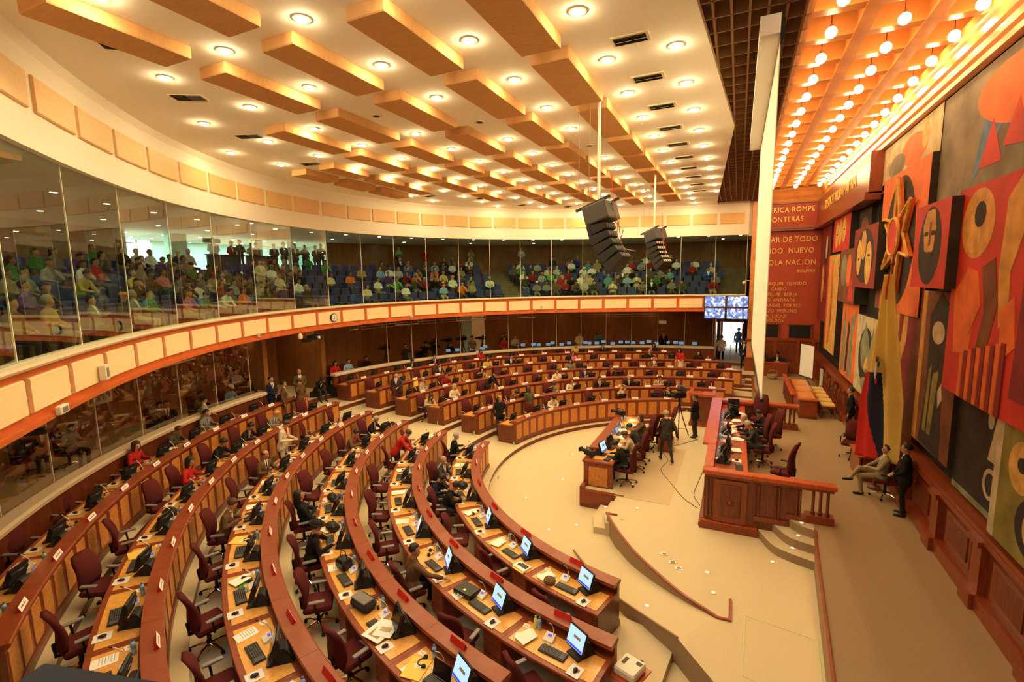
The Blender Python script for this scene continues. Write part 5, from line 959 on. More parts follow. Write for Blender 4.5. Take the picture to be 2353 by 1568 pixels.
def wing(Y,sgn,label,name):
    global t,o
    t=thing(name,label,'balustrade',(.75,Y,.5)); o=Vector((.75,Y,.5)); f=Y-.09*sgn
    b=MB(); b.rbox((.77,Y,1.93),(2.75,.26,.10),'daisred',.02); b.box((.77,Y,1.85),(2.65,.2,.06),'mahogany'); tp('top_rail',b)
    b=MB(); b.box((.48,Y,1.2),(2.0,.12,1.35),'darkwood'); tp('panel_wall',b)
    b=MB(); b.box((.0,Y,.58),(1.3,.3,.16),'mahogany'); b.box((.0,Y,.68),(1.24,.24,.05),'daisred'); b.box((.9,Y,.95),(.7,.22,.1),'mahogany'); b.box((1.85,Y,1.16),(.55,.26,.18),'mahogany'); b.box((1.5,Y,1.12),(.6,.2,.12),'mahogany'); tp('plinth',b)
    b=MB(); fy=Y-.075*sgn; b.box((.02,fy,1.25),(.72,.06,1.05),'mahogany'); b.rbox((.02,fy-.04*sgn,1.28),(.46,.05,.78),'darkwood',.02); tp('carved_panel',b)
    b=MB()
    for q in range(10): a=q*PI/5; b.sph((.02+.085*cos(a),fy-.07*sgn,1.25+.085*sin(a)),.022,'mahoganytop',6)
    b.sph((.02,fy-.07*sgn,1.25),.05,'mahoganytop',8); tp('rosette',b)
    for x in (-.48,-.40,.55,.63,.98,1.05,1.40,1.46): b=MB(); b.cyl((x,fy,1.30),.026,1.0,'darkwood',8); tp('column',b)
    for x in (1.72,1.86,2.0): b=MB(); b.lathe([(.05,1.24),(.05,1.3),(.033,1.33),(.033,1.78),(.05,1.81),(.05,1.86)],'darkwood',10,(x,Y,0)); tp('baluster',b)
wing(12.24,1,'near wing wall of the dais with carved round emblem and open posts at its end','dais_wing'); wing(19.55,-1,'far wing wall of the dais with open posts at its right end','dais_wing')
zt2=1.808
for i,(x,y,a) in enumerate([(-.10,13.25,80),(-.06,14.15,85),(-.08,15.6,88),(-.05,17.6,95)]): item(P_off,x,y,'black monitor on the dais desk, %s from the camera'%ordn[i],rad(a),zt2)
item(P_on,.0,17.9,'bright white monitor at the far end of the dais desk',rad(150),zt2); item(P_off,.02,18.7,'dark monitor at the far end of the dais desk',rad(10),zt2)
item(P_kb,.2,13.0,'black keyboard on the near end of the dais desk',rad(92),zt2); item(P_pd,.14,13.5,'white mouse pad on the dais desk',rad(90),zt2); item(P_ms,.14,13.5,'mouse on the white pad of the dais desk',rad(90),zt2+.006)
for i,y in enumerate([13.7,14.0,15.0,15.15,15.9,16.5,17.1,17.3,17.6]): item(P_bt,-.3+.015*(i%3),y,'blue water bottle along the dais desk, %s from the camera'%ordn[i],0,zt2)
for i,(x,y) in enumerate([(.1,14.3),(-.25,13.4),(.15,15.3),(.0,16.0),(.05,16.35),(.18,16.6),(-.15,16.9),(.1,17.3),(.15,18.2),(-.2,15.5)]): item(P_st,x,y,'white papers on the dais desk, %s from the camera'%ordn[i],.9*i,zt2)
for i,(x,y) in enumerate([(-.2,13.3),(-.2,15.0),(-.18,16.7)]): item(P_mic,x,y,'pale microphone on the dais desk, %s from the camera'%ordn[i],rad(80),zt2)
solo('telephone',MB().rbox((0,0,.03),(.18,.22,.06),'black',.02).rbox((-.07,0,.075),(.05,.22,.04),'black',.015),'black desk telephone on the dais desk','telephone',(.15,18.0,zt2),1.2)
person('read',(.72,15.55,1.07),rad(92),'grey haired man in dark suit seated at the dais with his back half turned',top='charcoal',hair='hairgrey',tie='black suit'); P_hi.make('large dark burgundy chair behind the grey haired man at the dais',(.84,15.5,1.07),rad(88))
person('read',(.62,16.35,1.07),rad(100),'bald man with headset in black seated at the dais',top='black suit',style='bald',hair='hairgrey',skin='skinl',shirt='black suit',tie='black suit'); P_hi.make('burgundy chair behind the bald man at the dais',(.76,16.4,1.07),rad(95))
P_hi.make('empty burgundy chair near the carved wing of the dais',(1.25,13.9,1.07),rad(70)); P_hi.make('empty dark burgundy chair at the far end of the dais',(.85,18.9,1.07),rad(165)); P_hi.make('burgundy chair of the bent person in black at the dais',(1.15,17.1,1.07),rad(110))
person('softread',(1.08,17.1,1.07),rad(100),'person in black headset bent down at the dais',top='black suit',bottom='black suit')
# ---------------- right side of the stage ----------------
t=thing('press_bench_table','long dark red table with three orange top panels and a curved post rail','table',(2.5,23.2,1.07)); o=Vector((2.5,23.2,1.07))
b=MB(); b.box((2.62,23.2,1.42),(.56,3.9,.7),'mahogany'); b.box((2.62,23.2,1.12),(.62,3.96,.1),'darkwood'); tp('table_body',b); b=MB(); b.rbox((2.55,23.2,1.80),(.78,4.0,.06),'daisred',.01); tp('tabletop',b)
for y in (22.0,23.25,24.5): b=MB(); b.box((2.6,y,1.834),(.52,1.15,.01),'burl'); tp('top_panel',b)
b=MB(); b.rbox((2.08,23.2,2.0),(.16,4.1,.09),'daisred',.02); tp('post_rail',b)
for q in range(9): b=MB(); b.cyl((2.08,21.4+.45*q,1.55),.035,.84,'darkwood',8); tp('post',b)
P_gc=Proto('dining_chair','chair'); P_gc.part('cushion',MB().rbox((0,0,.50),(.48,.46,.10),'goldcushion',.04)); P_gc.part('seat_frame',MB().box((0,0,.43),(.5,.48,.07),'darkwood'))
b=MB()
for s_ in (-1,1): b.tube([(s_*.21,-.22,.45),(s_*.21,-.27,.75),(s_*.17,-.33,1.08)],.022,'darkwood',6)
b.tube([(-.17,-.33,1.08),(0,-.35,1.14),(.17,-.33,1.08)],.025,'darkwood',6); b.tube([(-.2,-.26,.68),(.2,-.26,.68)],.018,'darkwood',6); b.tube([(-.1,-.28,.7),(.1,-.33,1.08)],.015,'darkwood'); b.tube([(.1,-.28,.7),(-.1,-.33,1.08)],.015,'darkwood'); P_gc.part('backrest',b)
for sx,sy_ in ((-1,1),(1,1),(-1,-1),(1,-1)): P_gc.part('leg',MB().tube([(sx*.22,sy_*.2,.42),(sx*.23,sy_*.22,.2),(sx*.21,sy_*.24,0)],[.028,.022,.018],'darkwood',6))
for i in range(5): P_gc.make('dark wood chair with gold cushion beside the orange topped table, %s from the camera'%ordn[i],(3.32,21.75+.72*i,1.07),rad(90))
t=thing('easel_screen','white portable screen on a black folding stand near the far wall','screen',(3.15,27.1,1.07),rad(-62)); link('screen_fabric',MB().box((0,0,1.33),(.95,.02,1.55),'white').mesh('e'),t); link('roller_tube',MB().cyl((0,0,.54),.03,1.0,'black',8,axis='x').mesh('e'),t)
for q in range(3): a=q*2.09; link('leg',MB().tube([(0,.02,.5),(.5*cos(a),.5*sin(a)+.02,.0)],.013,'black').mesh('e'),t)
link('back_pole',MB().cyl((0,.03,1.1),.014,2.1,'black',6).mesh('e'),t)
t=thing('side_desk','dark red wooden desk with laptops by the far red wall','desk',(2.0,29.9,1.07)); link('desk_body',MB().box((0,0,.37),(1.15,.6,.74),'mahogany').mesh('d'),t); link('desktop',MB().rbox((0,0,.76),(1.2,.66,.04),'daisred',.01).mesh('d'),t)
item(P_lapoff,1.65,29.8,'silver laptop on the far side desk',PI,1.855); item(P_lapoff,2.4,29.85,'dark laptop on the right of the far side desk',PI-.4,1.855)
person('read',(2.1,30.35,1.07),PI,'man in dark suit and yellow tie writing at the far side desk',tie='yellow'); person('stand',(1.25,30.2,1.07),PI,'man in dark jacket half hidden by the hanging screen edge at the far wall')
b=MB(); b.lathe([(.14,0),(.23,.1),(.25,.24),(.22,.26),(.22,.2)],'c_khaki',14); b.tube([(-.24,0,.24),(-.2,0,.42),(0,0,.5),(.2,0,.42),(.24,0,.24)],.015,'c_khaki',6); solo('wicker_basket',b,'brown wicker basket with a hoop handle on the carpet','basket',(1.82,28.8,1.07))
solo('long_box',MB().box((0,0,.5),(.06,.25,1.0),'ivory'),'pale upright strip leaning at the mural wall base','panel',(3.75,26.8,1.1),.2)
person('stand',(3.62,19.4,1.07),rad(80),'guard in black suit standing by the mural wall beyond the flag',top='black suit',bottom='black suit')
person('front',(3.62,13.35,1.07),rad(75),'guard in black suit standing beside the seated man near the mural',top='black suit',bottom='black suit')
person('crossleg',(3.42,14.35,1.07),rad(85),'man in beige brown suit sitting cross legged by the mural wall',top='khaki',bottom='khaki',tie='charcoal'); P_hi.make('dark chair of the cross legged man by the mural wall',(3.5,14.3,1.07),rad(85))
P_ch.make('empty chair beyond the small table near the flag',(3.3,17.1,1.07),rad(160))
t=thing('side_table','small low dark red table in front of the mural wall','table',(3.45,15.75,1.07)); link('tabletop',MB().rbox((0,0,.66),(.75,1.1,.04),'daisred',.01).mesh('d'),t); link('table_body',MB().box((-.3,0,.32),(.04,1.05,.62),'mahogany').box((.05,.5,.32),(.6,.04,.62),'mahogany').box((.05,-.5,.32),(.6,.04,.62),'mahogany').mesh('d'),t)
# flag
t=thing('national_flag','tall yellow, dark blue and red flag hanging on a pole before the mural','flag',(3.35,14.75,1.07))
fm=MB(); nz,nw=90,64; vs=[]
for j in range(nz+1):
    v=j/nz; z=5.5-v*4.55; w=.10+.50*min(1,v*1.5); 
    for i in range(nw+1): uu=i/nw; vs.append((.05*sin(uu*14+v*2)-.02-(uu-.5)*2*w*.5,(uu-.5)*2*w*(.85+.15*v)-.12*v+.05,z-.25*uu*v))
groups={}
for j in range(nz):
    for i in range(nw):
        v=(j+.5)/nz; uu=1-(i+.5)/nw; e1=-.05 if v<.45 else (.30 if v<.6 else .28+.1*(v-.6)); e2=.25+.55*v**1.5 if v>.5 else -.1
        c='c_red' if (v>.52 and uu<.05+(v-.5)*1.0) else ('c_navy' if (v>.52 and uu<.45+.55*(v-.5)) else 'c_yellow')
        groups.setdefault(c,[]).append((j*(nw+1)+i,j*(nw+1)+i+1,(j+1)*(nw+1)+i+1,(j+1)*(nw+1)+i))
k0=0
for c,fs in groups.items():
    fm.mi(c)
    if k0==0: fm.v=list(vs); k0=1
    for f in fs: fm.f.append(list(f)); fm.m.append(fm.mi(c))
fl=link('flag_cloth',fm.mesh('f',True),t); sm=fl.modifiers.new('s','SOLIDIFY'); sm.thickness=.012
link('emblem',MB().sph((-.14,-.02,3.1),(.02,.12,.22),'c_light grey',10).sph((-.11,.06,3.4),(.02,.12,.08),'black',8).sph((-.11,-.1,3.3),(.02,.08,.1),'black',8).sph((-.11,.0,2.85),(.02,.07,.1),'c_red',8).mesh('f',True),t)
link('flag_pole',MB().cyl((.05,.08,2.85),.02,5.7,'darkwood',8).lathe([(.02,5.7),(.05,5.75),(.03,5.85),(.005,6.0)],'darkwood',8,(.05,.08,0)).mesh('f'),t); link('pole_base',MB().lathe([(.15,0),(.14,.05),(.05,.1),(.03,.25)],'darkwood',14,(.05,.08,0)).mesh('f'),t)
link('tassel',MB().tube([(-.02,0,5.5),(-.06,-.06,5.2),(-.06,-.05,4.9)],.02,'c_red').mesh('f'),t)
# ---------------- mural: plain coloured relief panels ----------------
mat('m_red',(.55,.035,.02),.7,noise=.2,nscale=1.5,bump=.3,bscale=20); mat('m_orange',(.72,.16,.03),.7,noise=.2,nscale=2,bump=.3,bscale=20); mat('m_ochre',(.58,.30,.07),.7,noise=.25,nscale=3,bump=.3,bscale=20); mat('m_gold',(.62,.36,.09),.7,noise=.25,nscale=4)
mat('m_dark',(.03,.022,.018),.8,noise=.3,nscale=3); mat('m_brown',(.17,.055,.02),.75,noise=.3,nscale=2,bump=.3,bscale=20); mat('m_olive',(.22,.18,.04),.75,noise=.3,nscale=2); mat('m_grey',(.22,.19,.14),.75,noise=.35,nscale=1.2,bump=.4,bscale=15); mat('m_pale',(.52,.44,.27),.75,noise=.25,nscale=3); mat('m_blue',(.10,.20,.36),.75,noise=.3,nscale=3); mat('m_maroon',(.22,.02,.02),.75,noise=.2,nscale=2); mat('m_green',(.22,.24,.15),.75,noise=.35,nscale=3)
def ell(cu,cv,ru,rv,n=32,rot=0): return [(cu+ru*cos(2*PI*i/n)*cos(rot)-rv*sin(2*PI*i/n)*sin(rot),cv+ru*cos(2*PI*i/n)*sin(rot)+rv*sin(2*PI*i/n)*cos(rot)) for i in range(n)]
def mural(y0,y1,z0,z1,X,depth,base,shapes,label):
    """canvas box with its own layered flat shapes; u runs along -Y (to the right in the photo), v upwards, both 0..1"""
    depth=4.12-X; b=MB(); W_,H_=y1-y0,z1-z0; b.box((depth/2,0,0),(depth,W_,H_),'m_dark'); b.box((-.003,0,0),(.006,W_,H_),base); k=0
    for c,poly in shapes:
        k+=1; x=-.0075-.0012*k; vs=[(x,(.5-u)*W_,(v-.5)*H_) for u,v in poly]+[(-.004,(.5-u)*W_,(v-.5)*H_) for u,v in poly]; n=len(poly)
        b.add(vs,[tuple(range(n))]+[(i,(i+1)%n,n+(i+1)%n,n+i) for i in range(n)],c)
    solo('mural_panel',b,label,'mural panel',(X,(y0+y1)/2,(z0+z1)/2))
def R_(u0,v0,u1,v1): return [(u0,v0),(u1,v0),(u1,v1),(u0,v1)]
pleats=[('m_maroon' if i%2 else 'm_orange',R_(.20+.045*i,.0,.235+.045*i,.22+.01*i)) for i in range(10)]
mural(8.3,11.95,4.4,8.1,3.68,.3,'m_red',[('m_orange',[(.1,.2),(.05,.5),(.2,.62),(.3,.4),(.28,.22)]),('m_ochre',ell(.24,.82,.17,.16)),('m_gold',ell(.2,.78,.08,.1,14,.4)),('m_dark',ell(.26,.86,.06,.06,10)),('m_brown',[(.34,.62),(.46,.66),(.52,.45),(.44,.2),(.34,.22),(.4,.42)]),('m_orange',[(.18,.62),(.30,.60),(.36,.45),(.26,.3),(.2,.45)]),('m_ochre',[(.52,.9),(.62,.98),(.7,.8),(.6,.6),(.62,.42),(.55,.36),(.5,.6)]),('m_orange',[(.56,.45),(.66,.5),(.7,.3),(.58,.22)]),('m_maroon',[(.7,.1),(.98,.1),(.98,.8),(.82,.9),(.72,.6)]),('m_dark',ell(.82,.6,.05,.1,14))]+pleats,'large red and orange mural panel of curved body-like shapes, right of the tall portrait-shaped panel')
mural(11.75,13.7,6.3,8.0,3.5,.45,'m_red',[('m_dark',ell(.5,.5,.33,.46)),('m_ochre',[(.28,.75),(.38,.92),(.6,.92),(.66,.7),(.62,.45),(.5,.38),(.36,.45)]),('m_brown',R_(.47,.5,.53,.78)),('m_dark',R_(.33,.62,.44,.67)),('m_dark',R_(.54,.62,.65,.67)),('m_dark',ell(.5,.4,.12,.03,10))],'red framed mural panel with a plain ochre mask shape on dark oval')
mural(-.5,14.35,8.05,10.35,4.0,.1,'m_grey',[('m_blue',[(.12,.1),(.2,.5),(.28,.1),(.33,.3),(.4,.05),(.44,.6),(.36,.9),(.25,.95),(.15,.7)]),('m_orange',ell(.24,.66,.11,.27,24,.2)),('m_red',[(.14,.2),(.17,.55),(.2,.2)]),('m_red',[(.2,.3),(.23,.6),(.26,.25)]),('m_orange',[(.3,.12),(.33,.5),(.36,.1)]),('m_orange',[(.34,.4),(.5,.95),(.42,.35)]),('m_red',[(.36,.2),(.46,.5),(.42,.15)])],'upper grey mural band with orange and blue wing-like strokes')
mural(14.35,19.2,9.3,10.35,3.98,.1,'m_pale',[('m_orange',ell(.6,.45,.22,.38,20,.1)),('m_gold',ell(.78,.6,.05,.3)),('m_grey',ell(.3,.3,.16,.3))],'pale upper mural strip left of the orange wing shapes')
mural(14.35,18.35,5.55,9.3,3.85,.15,'m_orange',[('m_dark',ell(.48,.50,.34,.46)),('m_brown',[(0,0),(.12,0),(.12,.5),(0,.4)])],'orange mural panel with a dark oval behind the wooden star')
mural(12.0,14.2,2.75,6.2,3.9,.1,'m_brown',[('m_ochre',[(.0,0),(.12,0),(.12,1),(0,1)]),('m_dark',[(.2,.02),(.8,.0),(.7,.5),(.8,.9),(.5,1),(.25,.85),(.3,.4)]),('m_olive',[(.42,.1),(.52,.1),(.6,.5),(.52,.6),(.45,.45)]),('m_pale',ell(.5,.75,.16,.07)),('m_olive',[(.3,.1),(.38,.1),(.42,.55),(.34,.5)]),('m_pale',[(.66,.3),(.74,.36),(.7,.46),(.62,.4)]),('m_dark',ell(.5,.55,.08,.05,12))],'brown mural panel with a long olive upright figure-like form, below the mask panel')
mural(14.2,17.6,2.6,6.4,3.9,.1,'m_maroon',[('m_ochre',[(.25,0),(.5,.0),(.55,.35),(.7,.6),(.72,.9),(.64,.92),(.58,.6),(.5,.55),(.5,.95),(.42,.95),(.40,.55),(.34,.5),(.33,.85),(.26,.84),(.24,.4)]),('m_gold',ell(.45,.4,.1,.09)),('m_brown',[(.8,0),(1,0),(1,.9),(.85,.6)])],'maroon mural panel with tall ochre finger-like strokes behind the flag')
mural(9.85,12.0,2.45,4.4,4.0,.1,'m_dark',[('m_green',R_(.0,.0,.98,.06)),('m_pale',[(.62,.5),(.72,.95),(.8,.5)]),('m_pale',ell(.7,.3,.12,.14)),('m_dark',ell(.7,.3,.08,.1)),('m_pale',ell(.62,.85,.05,.08,12)),('m_grey',[(.82,.2),(.95,.5),(.93,.1)])],'dark recess of the mural with pale curved marks at lower right')
mural(7.2,9.85,2.5,4.4,3.78,.25,'m_olive',[('m_pale',R_(0,0,.07,1)),('m_gold',ell(.3,.7,.14,.2)),('m_dark',ell(.3,.72,.05,.06,12)),('m_dark',ell(.45,.3,.16,.22)),('m_gold',ell(.47,.3,.1,.16)),('m_olive',ell(.48,.3,.06,.12))],'olive mural panel with circles at the lower right edge')
mural(17.2,20.3,6.15,8.05,3.55,.4,'m_maroon',[('m_dark',ell(.5,.52,.4,.44)),('m_gold',ell(.28,.5,.1,.3)),('m_ochre',ell(.46,.7,.11,.24)),('m_gold',ell(.7,.4,.13,.34)),('m_dark',R_(.66,.5,.76,.54)),('m_dark',R_(.25,.45,.31,.49))],'protruding maroon mural panel with three ochre ovals left of the star')
mural(20.6,23.6,5.5,7.5,3.7,.25,'m_brown',[('m_grey',ell(.3,.6,.2,.3)),('m_orange',ell(.6,.6,.13,.3)),('m_red',[(.6,.05),(.9,.05),(.85,.5),(.7,.4)])],'brown mural panel with grey and red ovals')
mural(24.4,27.2,3.1,7.4,3.8,.2,'m_gold',[('m_orange',[(.3,.05),(.5,.1),(.6,.6),(.5,.95),(.35,.9),(.4,.5)]),('m_red',R_(0,.0,.12,1)),('m_brown',[(.45,.2),(.55,.3),(.52,.8)])],'tall golden mural panel with an orange upright form')
mural(22.4,26.0,7.5,8.9,3.75,.25,'m_red',[('m_gold',ell(.25,.5,.1,.4)),('m_gold',ell(.45,.55,.1,.38)),('m_gold',ell(.68,.6,.11,.36)),('m_dark',R_(.22,.5,.29,.54)),('m_dark',R_(.64,.58,.72,.62))],'small red mural panel with three golden ovals near the frieze')
mural(27.6,30.6,4.2,8.9,3.9,.1,'m_maroon',[('m_dark',ell(.6,.75,.2,.15)),('m_pale',ell(.62,.78,.1,.12)),('m_ochre',ell(.4,.4,.12,.2))],'dark maroon mural panel in the far corner')
mural(20.7,23.6,2.6,5.5,3.9,.1,'m_orange',[('m_green',[(.1,0),(.3,.1),(.35,.6),(.2,.95),(.1,.6)]),('m_dark',[(.35,.05),(.5,.1),(.55,.7),(.45,.75)]),('m_green',[(.55,.0),(.8,.1),(.75,.6),(.9,.9),(.6,.8)])],'orange mural panel with grey green upright strokes at the left bottom')
mural(17.25,20.5,2.6,5.2,3.85,.15,'m_pale',[('m_dark',ell(.45,.5,.3,.36)),('m_green',[(.2,.6),(.4,.95),(.6,.6),(.7,.9),(.72,.4),(.5,.3),(.3,.35)]),('m_gold',[(.4,.35),(.5,.55),(.58,.36)]),('m_green',ell(.55,.15,.25,.1))],'cream mural panel with grey green twisted form left of the flag')
mural(20.4,22.3,7.55,8.85,4.0,.1,'m_dark',[('m_brown',ell(.5,.5,.3,.3))],'plain dark mural field between the small red panels and the frieze')
t=thing('wall_sculpture','six pointed wooden star with a red centre disc fixed to the mural','sculpture',(3.78,16.15,7.55))
def star_arm(a,l,w):
    p=(-.05,l*sin(a),l*cos(a)); q1=(0,w*sin(a+1.57),w*cos(a+1.57)); q2=(0,-w*sin(a+1.57),-w*cos(a+1.57)); return p,q1,q2
b=MB(); e=MB(); pts=[]
for q in range(6):
    a=q*PI/3+.12; a2=a+PI/6; lo_=1.28 if q%3 else 1.42; pts+= [(-.05,lo_*sin(a)*1.05,lo_*cos(a)*1.1),(-.02,.46*sin(a2)*1.15,.52*cos(a2))]
b.add(pts+[(x+.08,y,z) for x,y,z in pts],[tuple(range(12)),tuple(range(23,11,-1))]+[(i,(i+1)%12,12+(i+1)%12,12+i) for i in range(12)],'m_orange'); link('star_body',b.mesh('s'),t)
for i in range(12): e.tube([Vector(pts[i])+Vector((-.03,0,0)),Vector(pts[(i+1)%12])+Vector((-.03,0,0))],.04,'m_gold',5)
link('star_edge',e.mesh('s'),t); link('centre_disc',MB().cyl((-.1,0,0),.46,.06,'m_red',28,axis='x').mesh('s'),t)
b=MB(); b.tube([(-.13,.48*sin(x*PI/12),.48*cos(x*PI/12)) for x in range(25)],.04,'m_gold',5); link('disc_rim',b.mesh('s'),t)
# ---------------- gallery seats and public ----------------
P_se=Proto('plastic_chair','seat'); b=MB()
b.rbox((0,.0,.42),(.46,.42,.05),'seatblue',.02); P_se.part('seat_shell',b); b=MB(); b.rbox((0,-.23,.62),(.46,.05,.36),'seatblue',.03); P_se.part('seat_back',b); P_se.part('seat_bracket',MB().box((0,-.1,.2),(.08,.1,.4),'darkgrey'))
stairs=[(-4.5,-.2),(41.0,45.0),(87.5,93)]
seats=[]
for j in range(6):
    T=-57.
    while T<87:
        d=1.25+.86*j; st=math.degrees(.58/(rg(T)+d))
        if not any(a-.2<T<b_+.2 for a,b_ in stairs):
            p=gal(d,T,5.12+.32*j); seats.append((math.dist(p,(0,0,6.65)),j,T,p))
        T+=st
seats.sort(); rowg=['front','second','third','fourth','fifth','top']
def zone(p):
    x=px_of((p[0],p[1],p[2]+.8))
    for a,n in [(130,'left photo edge'),(283,'left of the lobby window'),(360,'under the lobby window'),(450,'by the pale lobby column'),(560,'below the bright lobby'),(640,'left of the left stairs'),(740,'right of the left stairs'),(831,'above the clock'),(907,'right of the clock'),(981,'second bay right of clock'),(1055,'third bay right of clock'),(1160,'left of the central stairs'),(1270,'right of the central stairs'),(1345,'left of the larger speaker'),(1420,'behind the larger speaker'),(1480,'between the hanging speakers'),(1570,'around the smaller speaker')]:
        if x<a: return n
    return 'above the four screens'
rest=MB()
for n,(dd,j,T,p) in enumerate(seats):
    q,x,f,rz=frame(gal,rg(0)*0+1.25+.86*j,T)
    if n<300: P_se.make('blue plastic seat in the %s gallery row %s'%(rowg[j],zone(p)),p,rz,group='blue seats, %s gallery row, %s'%(rowg[j],zone(p)))
    else:
        M=Matrix.Translation(p)@Matrix.Rotation(rz,4,'Z'); rest.box((0,0,.42),(.46,.42,.05),'seatblue',M); rest.box((0,-.23,.62),(.46,.05,.36),'seatblue',M)
o=solo('gallery_seats',rest,'the farthest blue plastic seats of the public gallery','seats'); o['kind']='stuff'
# people of the gallery
cs=['lap','crossed','lean','chinc','stand1','stand2']
CP={'lap':dict(lean=2,nod=4,l=((.25,.05,.78),(.10,.30,.68)),r=((.25,.05,.78),(.10,.32,.68)),legs=LS),'crossed':dict(lean=-6,nod=2,l=((.27,.06,.78),(-.02,.22,.84)),r=((.27,.06,.78),(-.02,.25,.87)),legs=LS,jacket=1,tie=False),
 'lean':dict(lean=28,nod=20,l=((.24,.30,.72),(.08,.48,.66)),r=((.24,.30,.72),(.08,.50,.66)),legs=LS),'chinc':dict(lean=10,nod=6,turn=25,l=((.22,.26,.76),(.04,.20,1.0)),r=((.25,.08,.76),(.10,.32,.68)),legs=LS,long=1),
 'woman':dict(lean=4,nod=6,turn=-20,l=((.25,.05,.78),(.06,.28,.74)),r=((.25,.05,.78),(.06,.30,.74)),legs=LS,long=1),'stand1':dict(sit=False,lean=0,nod=3,l=((.25,.02,1.12),(.06,.20,.95)),r=((.25,.02,1.12),(.06,.22,.98)),legs=LT,jacket=1,tie=False),'stand2':dict(sit=False,lean=0,nod=3,turn=30,l=((.26,.06,1.14),(-.04,.20,1.16)),r=((.26,.06,1.14),(-.04,.23,1.20)),legs=LT)}
CB={k:build_body(v,.030,True)[0] for k,v in CP.items()}
capm=MB(); capm.sph((0,0,0),(.105,.115,.075),'white',10); capm.rbox((0,.12,-.02),(.13,.12,.012),'white',.005); capme=capm.mesh('cap',True)
ORD={}
def spectator(pose,p,rz,top,bottom,skin,hair,cap,T,j,st=False):
    me=CB[pose]; tn=top.replace('black suit','black'); d='%s %s'%(tn.replace('bright green','green'),'jacket' if pose in('crossed','stand1') else ('blouse' if pose in('woman','chinc') else 'shirt'))
    lab='%s in %s%s, %s, %s'%({'lean':'leaning spectator','chinc':'pensive long-haired spectator','woman':'long-haired spectator','crossed':'cross armed spectator','lap':'seated spectator'}.get(pose,'standing spectator'),d,', %s cap'%cap.replace('black suit','black').replace('bright ','') if cap else '',('%s gallery row'%rowg[j]) if j<6 else 'top gangway',zone(p))
    o=link('person',me,None,p,rz); tag(o,lab,'person',lab.replace('spectator','spectators')); sc=.94+.1*random.random(); o.scale=(sc,sc,sc)
    setmat(o,0,skin); setmat(o,1,'c_'+top); setmat(o,2,'c_'+bottom); setmat(o,8,hair)
    if cap:
        J=skeleton(CP[pose])[1]; c=link('cap',capme,o,J['hd']+J['hu']*.165,0); c.material_slots[0].link='OBJECT'; c.material_slots[0].material=MT['c_'+cap if 'c_'+cap in MT else cap]
random.seed(21)
NCROWD=300-17-sum(1 for o in bpy.data.objects if o.name.split('.')[0]=='person' and o.parent is None)
tops=['black suit']*5+['charcoal']*4+['grey']*3+['white']*6+['cream']*2+['light grey']*3+['olive']*2+['green']*1+['bright green','khaki','khaki','brown','brown','red','red','dark red','navy','navy','blue','light blue','light blue','turquoise','pink','orange','yellow','purple','beige','tan']
bots=['denim','denim','black suit','charcoal','khaki','navy','brown','grey','beige']
sk_=['skin','skin','skind','skin','skinl']; hr_=['hairblack']*7+['hairbrown','hairgrey']
dens=[(0,283,[.4,.5,.6,.85,.85,.8]),(283,560,[.6,.85,.8,.85,.85,.8]),(560,690,[.8,.8,.75,.7,.7,.6]),(690,760,[.8,.75,.6,.6,.4,.2]),(760,860,[.55,.35,.25,.15,.1,0]),(860,1060,[.8,.75,.7,.85,.85,.25]),(1060,1165,[.6,.5,.15,.15,.35,.8]),(1165,1345,[.9,.9,.9,.9,.85,.7]),(1345,1560,[.85,.9,.8,.8,.75,.7]),(1560,1645,[.9,.5,.55,.5,.3,.2]),(1645,1800,[.1,.15,.1,0,0,0])]
tot=0; far=MB()
for dd,j,T,p in seats:
    de=0; xx=px_of((p[0],p[1],p[2]+.8))
    for a,b_,ds in dens:
        if a<=xx<b_: de=ds[j]
    if random.random()<de*.72:
        q,x,f,rz=frame(gal,1.25+.86*j,T); q=q-f*(-.03); pose=random.choice(['lap','crossed','lean','chinc','woman','lap','woman']); top=random.choice(tops)
        if xx<560 and random.random()<.35: top=random.choice(['olive','charcoal','black suit','grey','green'])
        cap=random.choice(['white','black suit','red','navy','orange','bright green','tan']) if random.random()<.10 else None
        bo,sk,ha=random.choice(bots),random.choice(sk_),random.choice(hr_); rz+=.3*(random.random()-.5)
        if tot<NCROWD: spectator(pose,(q.x,q.y,p[2]-.02),rz,top,bo,sk,ha,cap,T,j)
        else:                                                     # the farthest public, past three hundred people, is one object
            me=CB[pose]; M=Matrix.Translation((q.x,q.y,p[2]-.02))@Matrix.Rotation(rz,4,'Z'); mm=[sk,'c_'+top,'c_'+bo,'black','c_white','c_dark red','eye','lip',ha]; mi=[far.mi(n) for n in mm]; k=len(far.v)
            far.v+=[tuple(M@v.co) for v in me.vertices]
            for pg_ in me.polygons: far.f.append([k+i for i in pg_.vertices]); far.m.append(mi[pg_.material_index])
        tot+=1
if far.v: o=solo('spectators',far,'the most distant seated people of the public gallery above the screens','people',smooth=True); o['kind']='stuff'
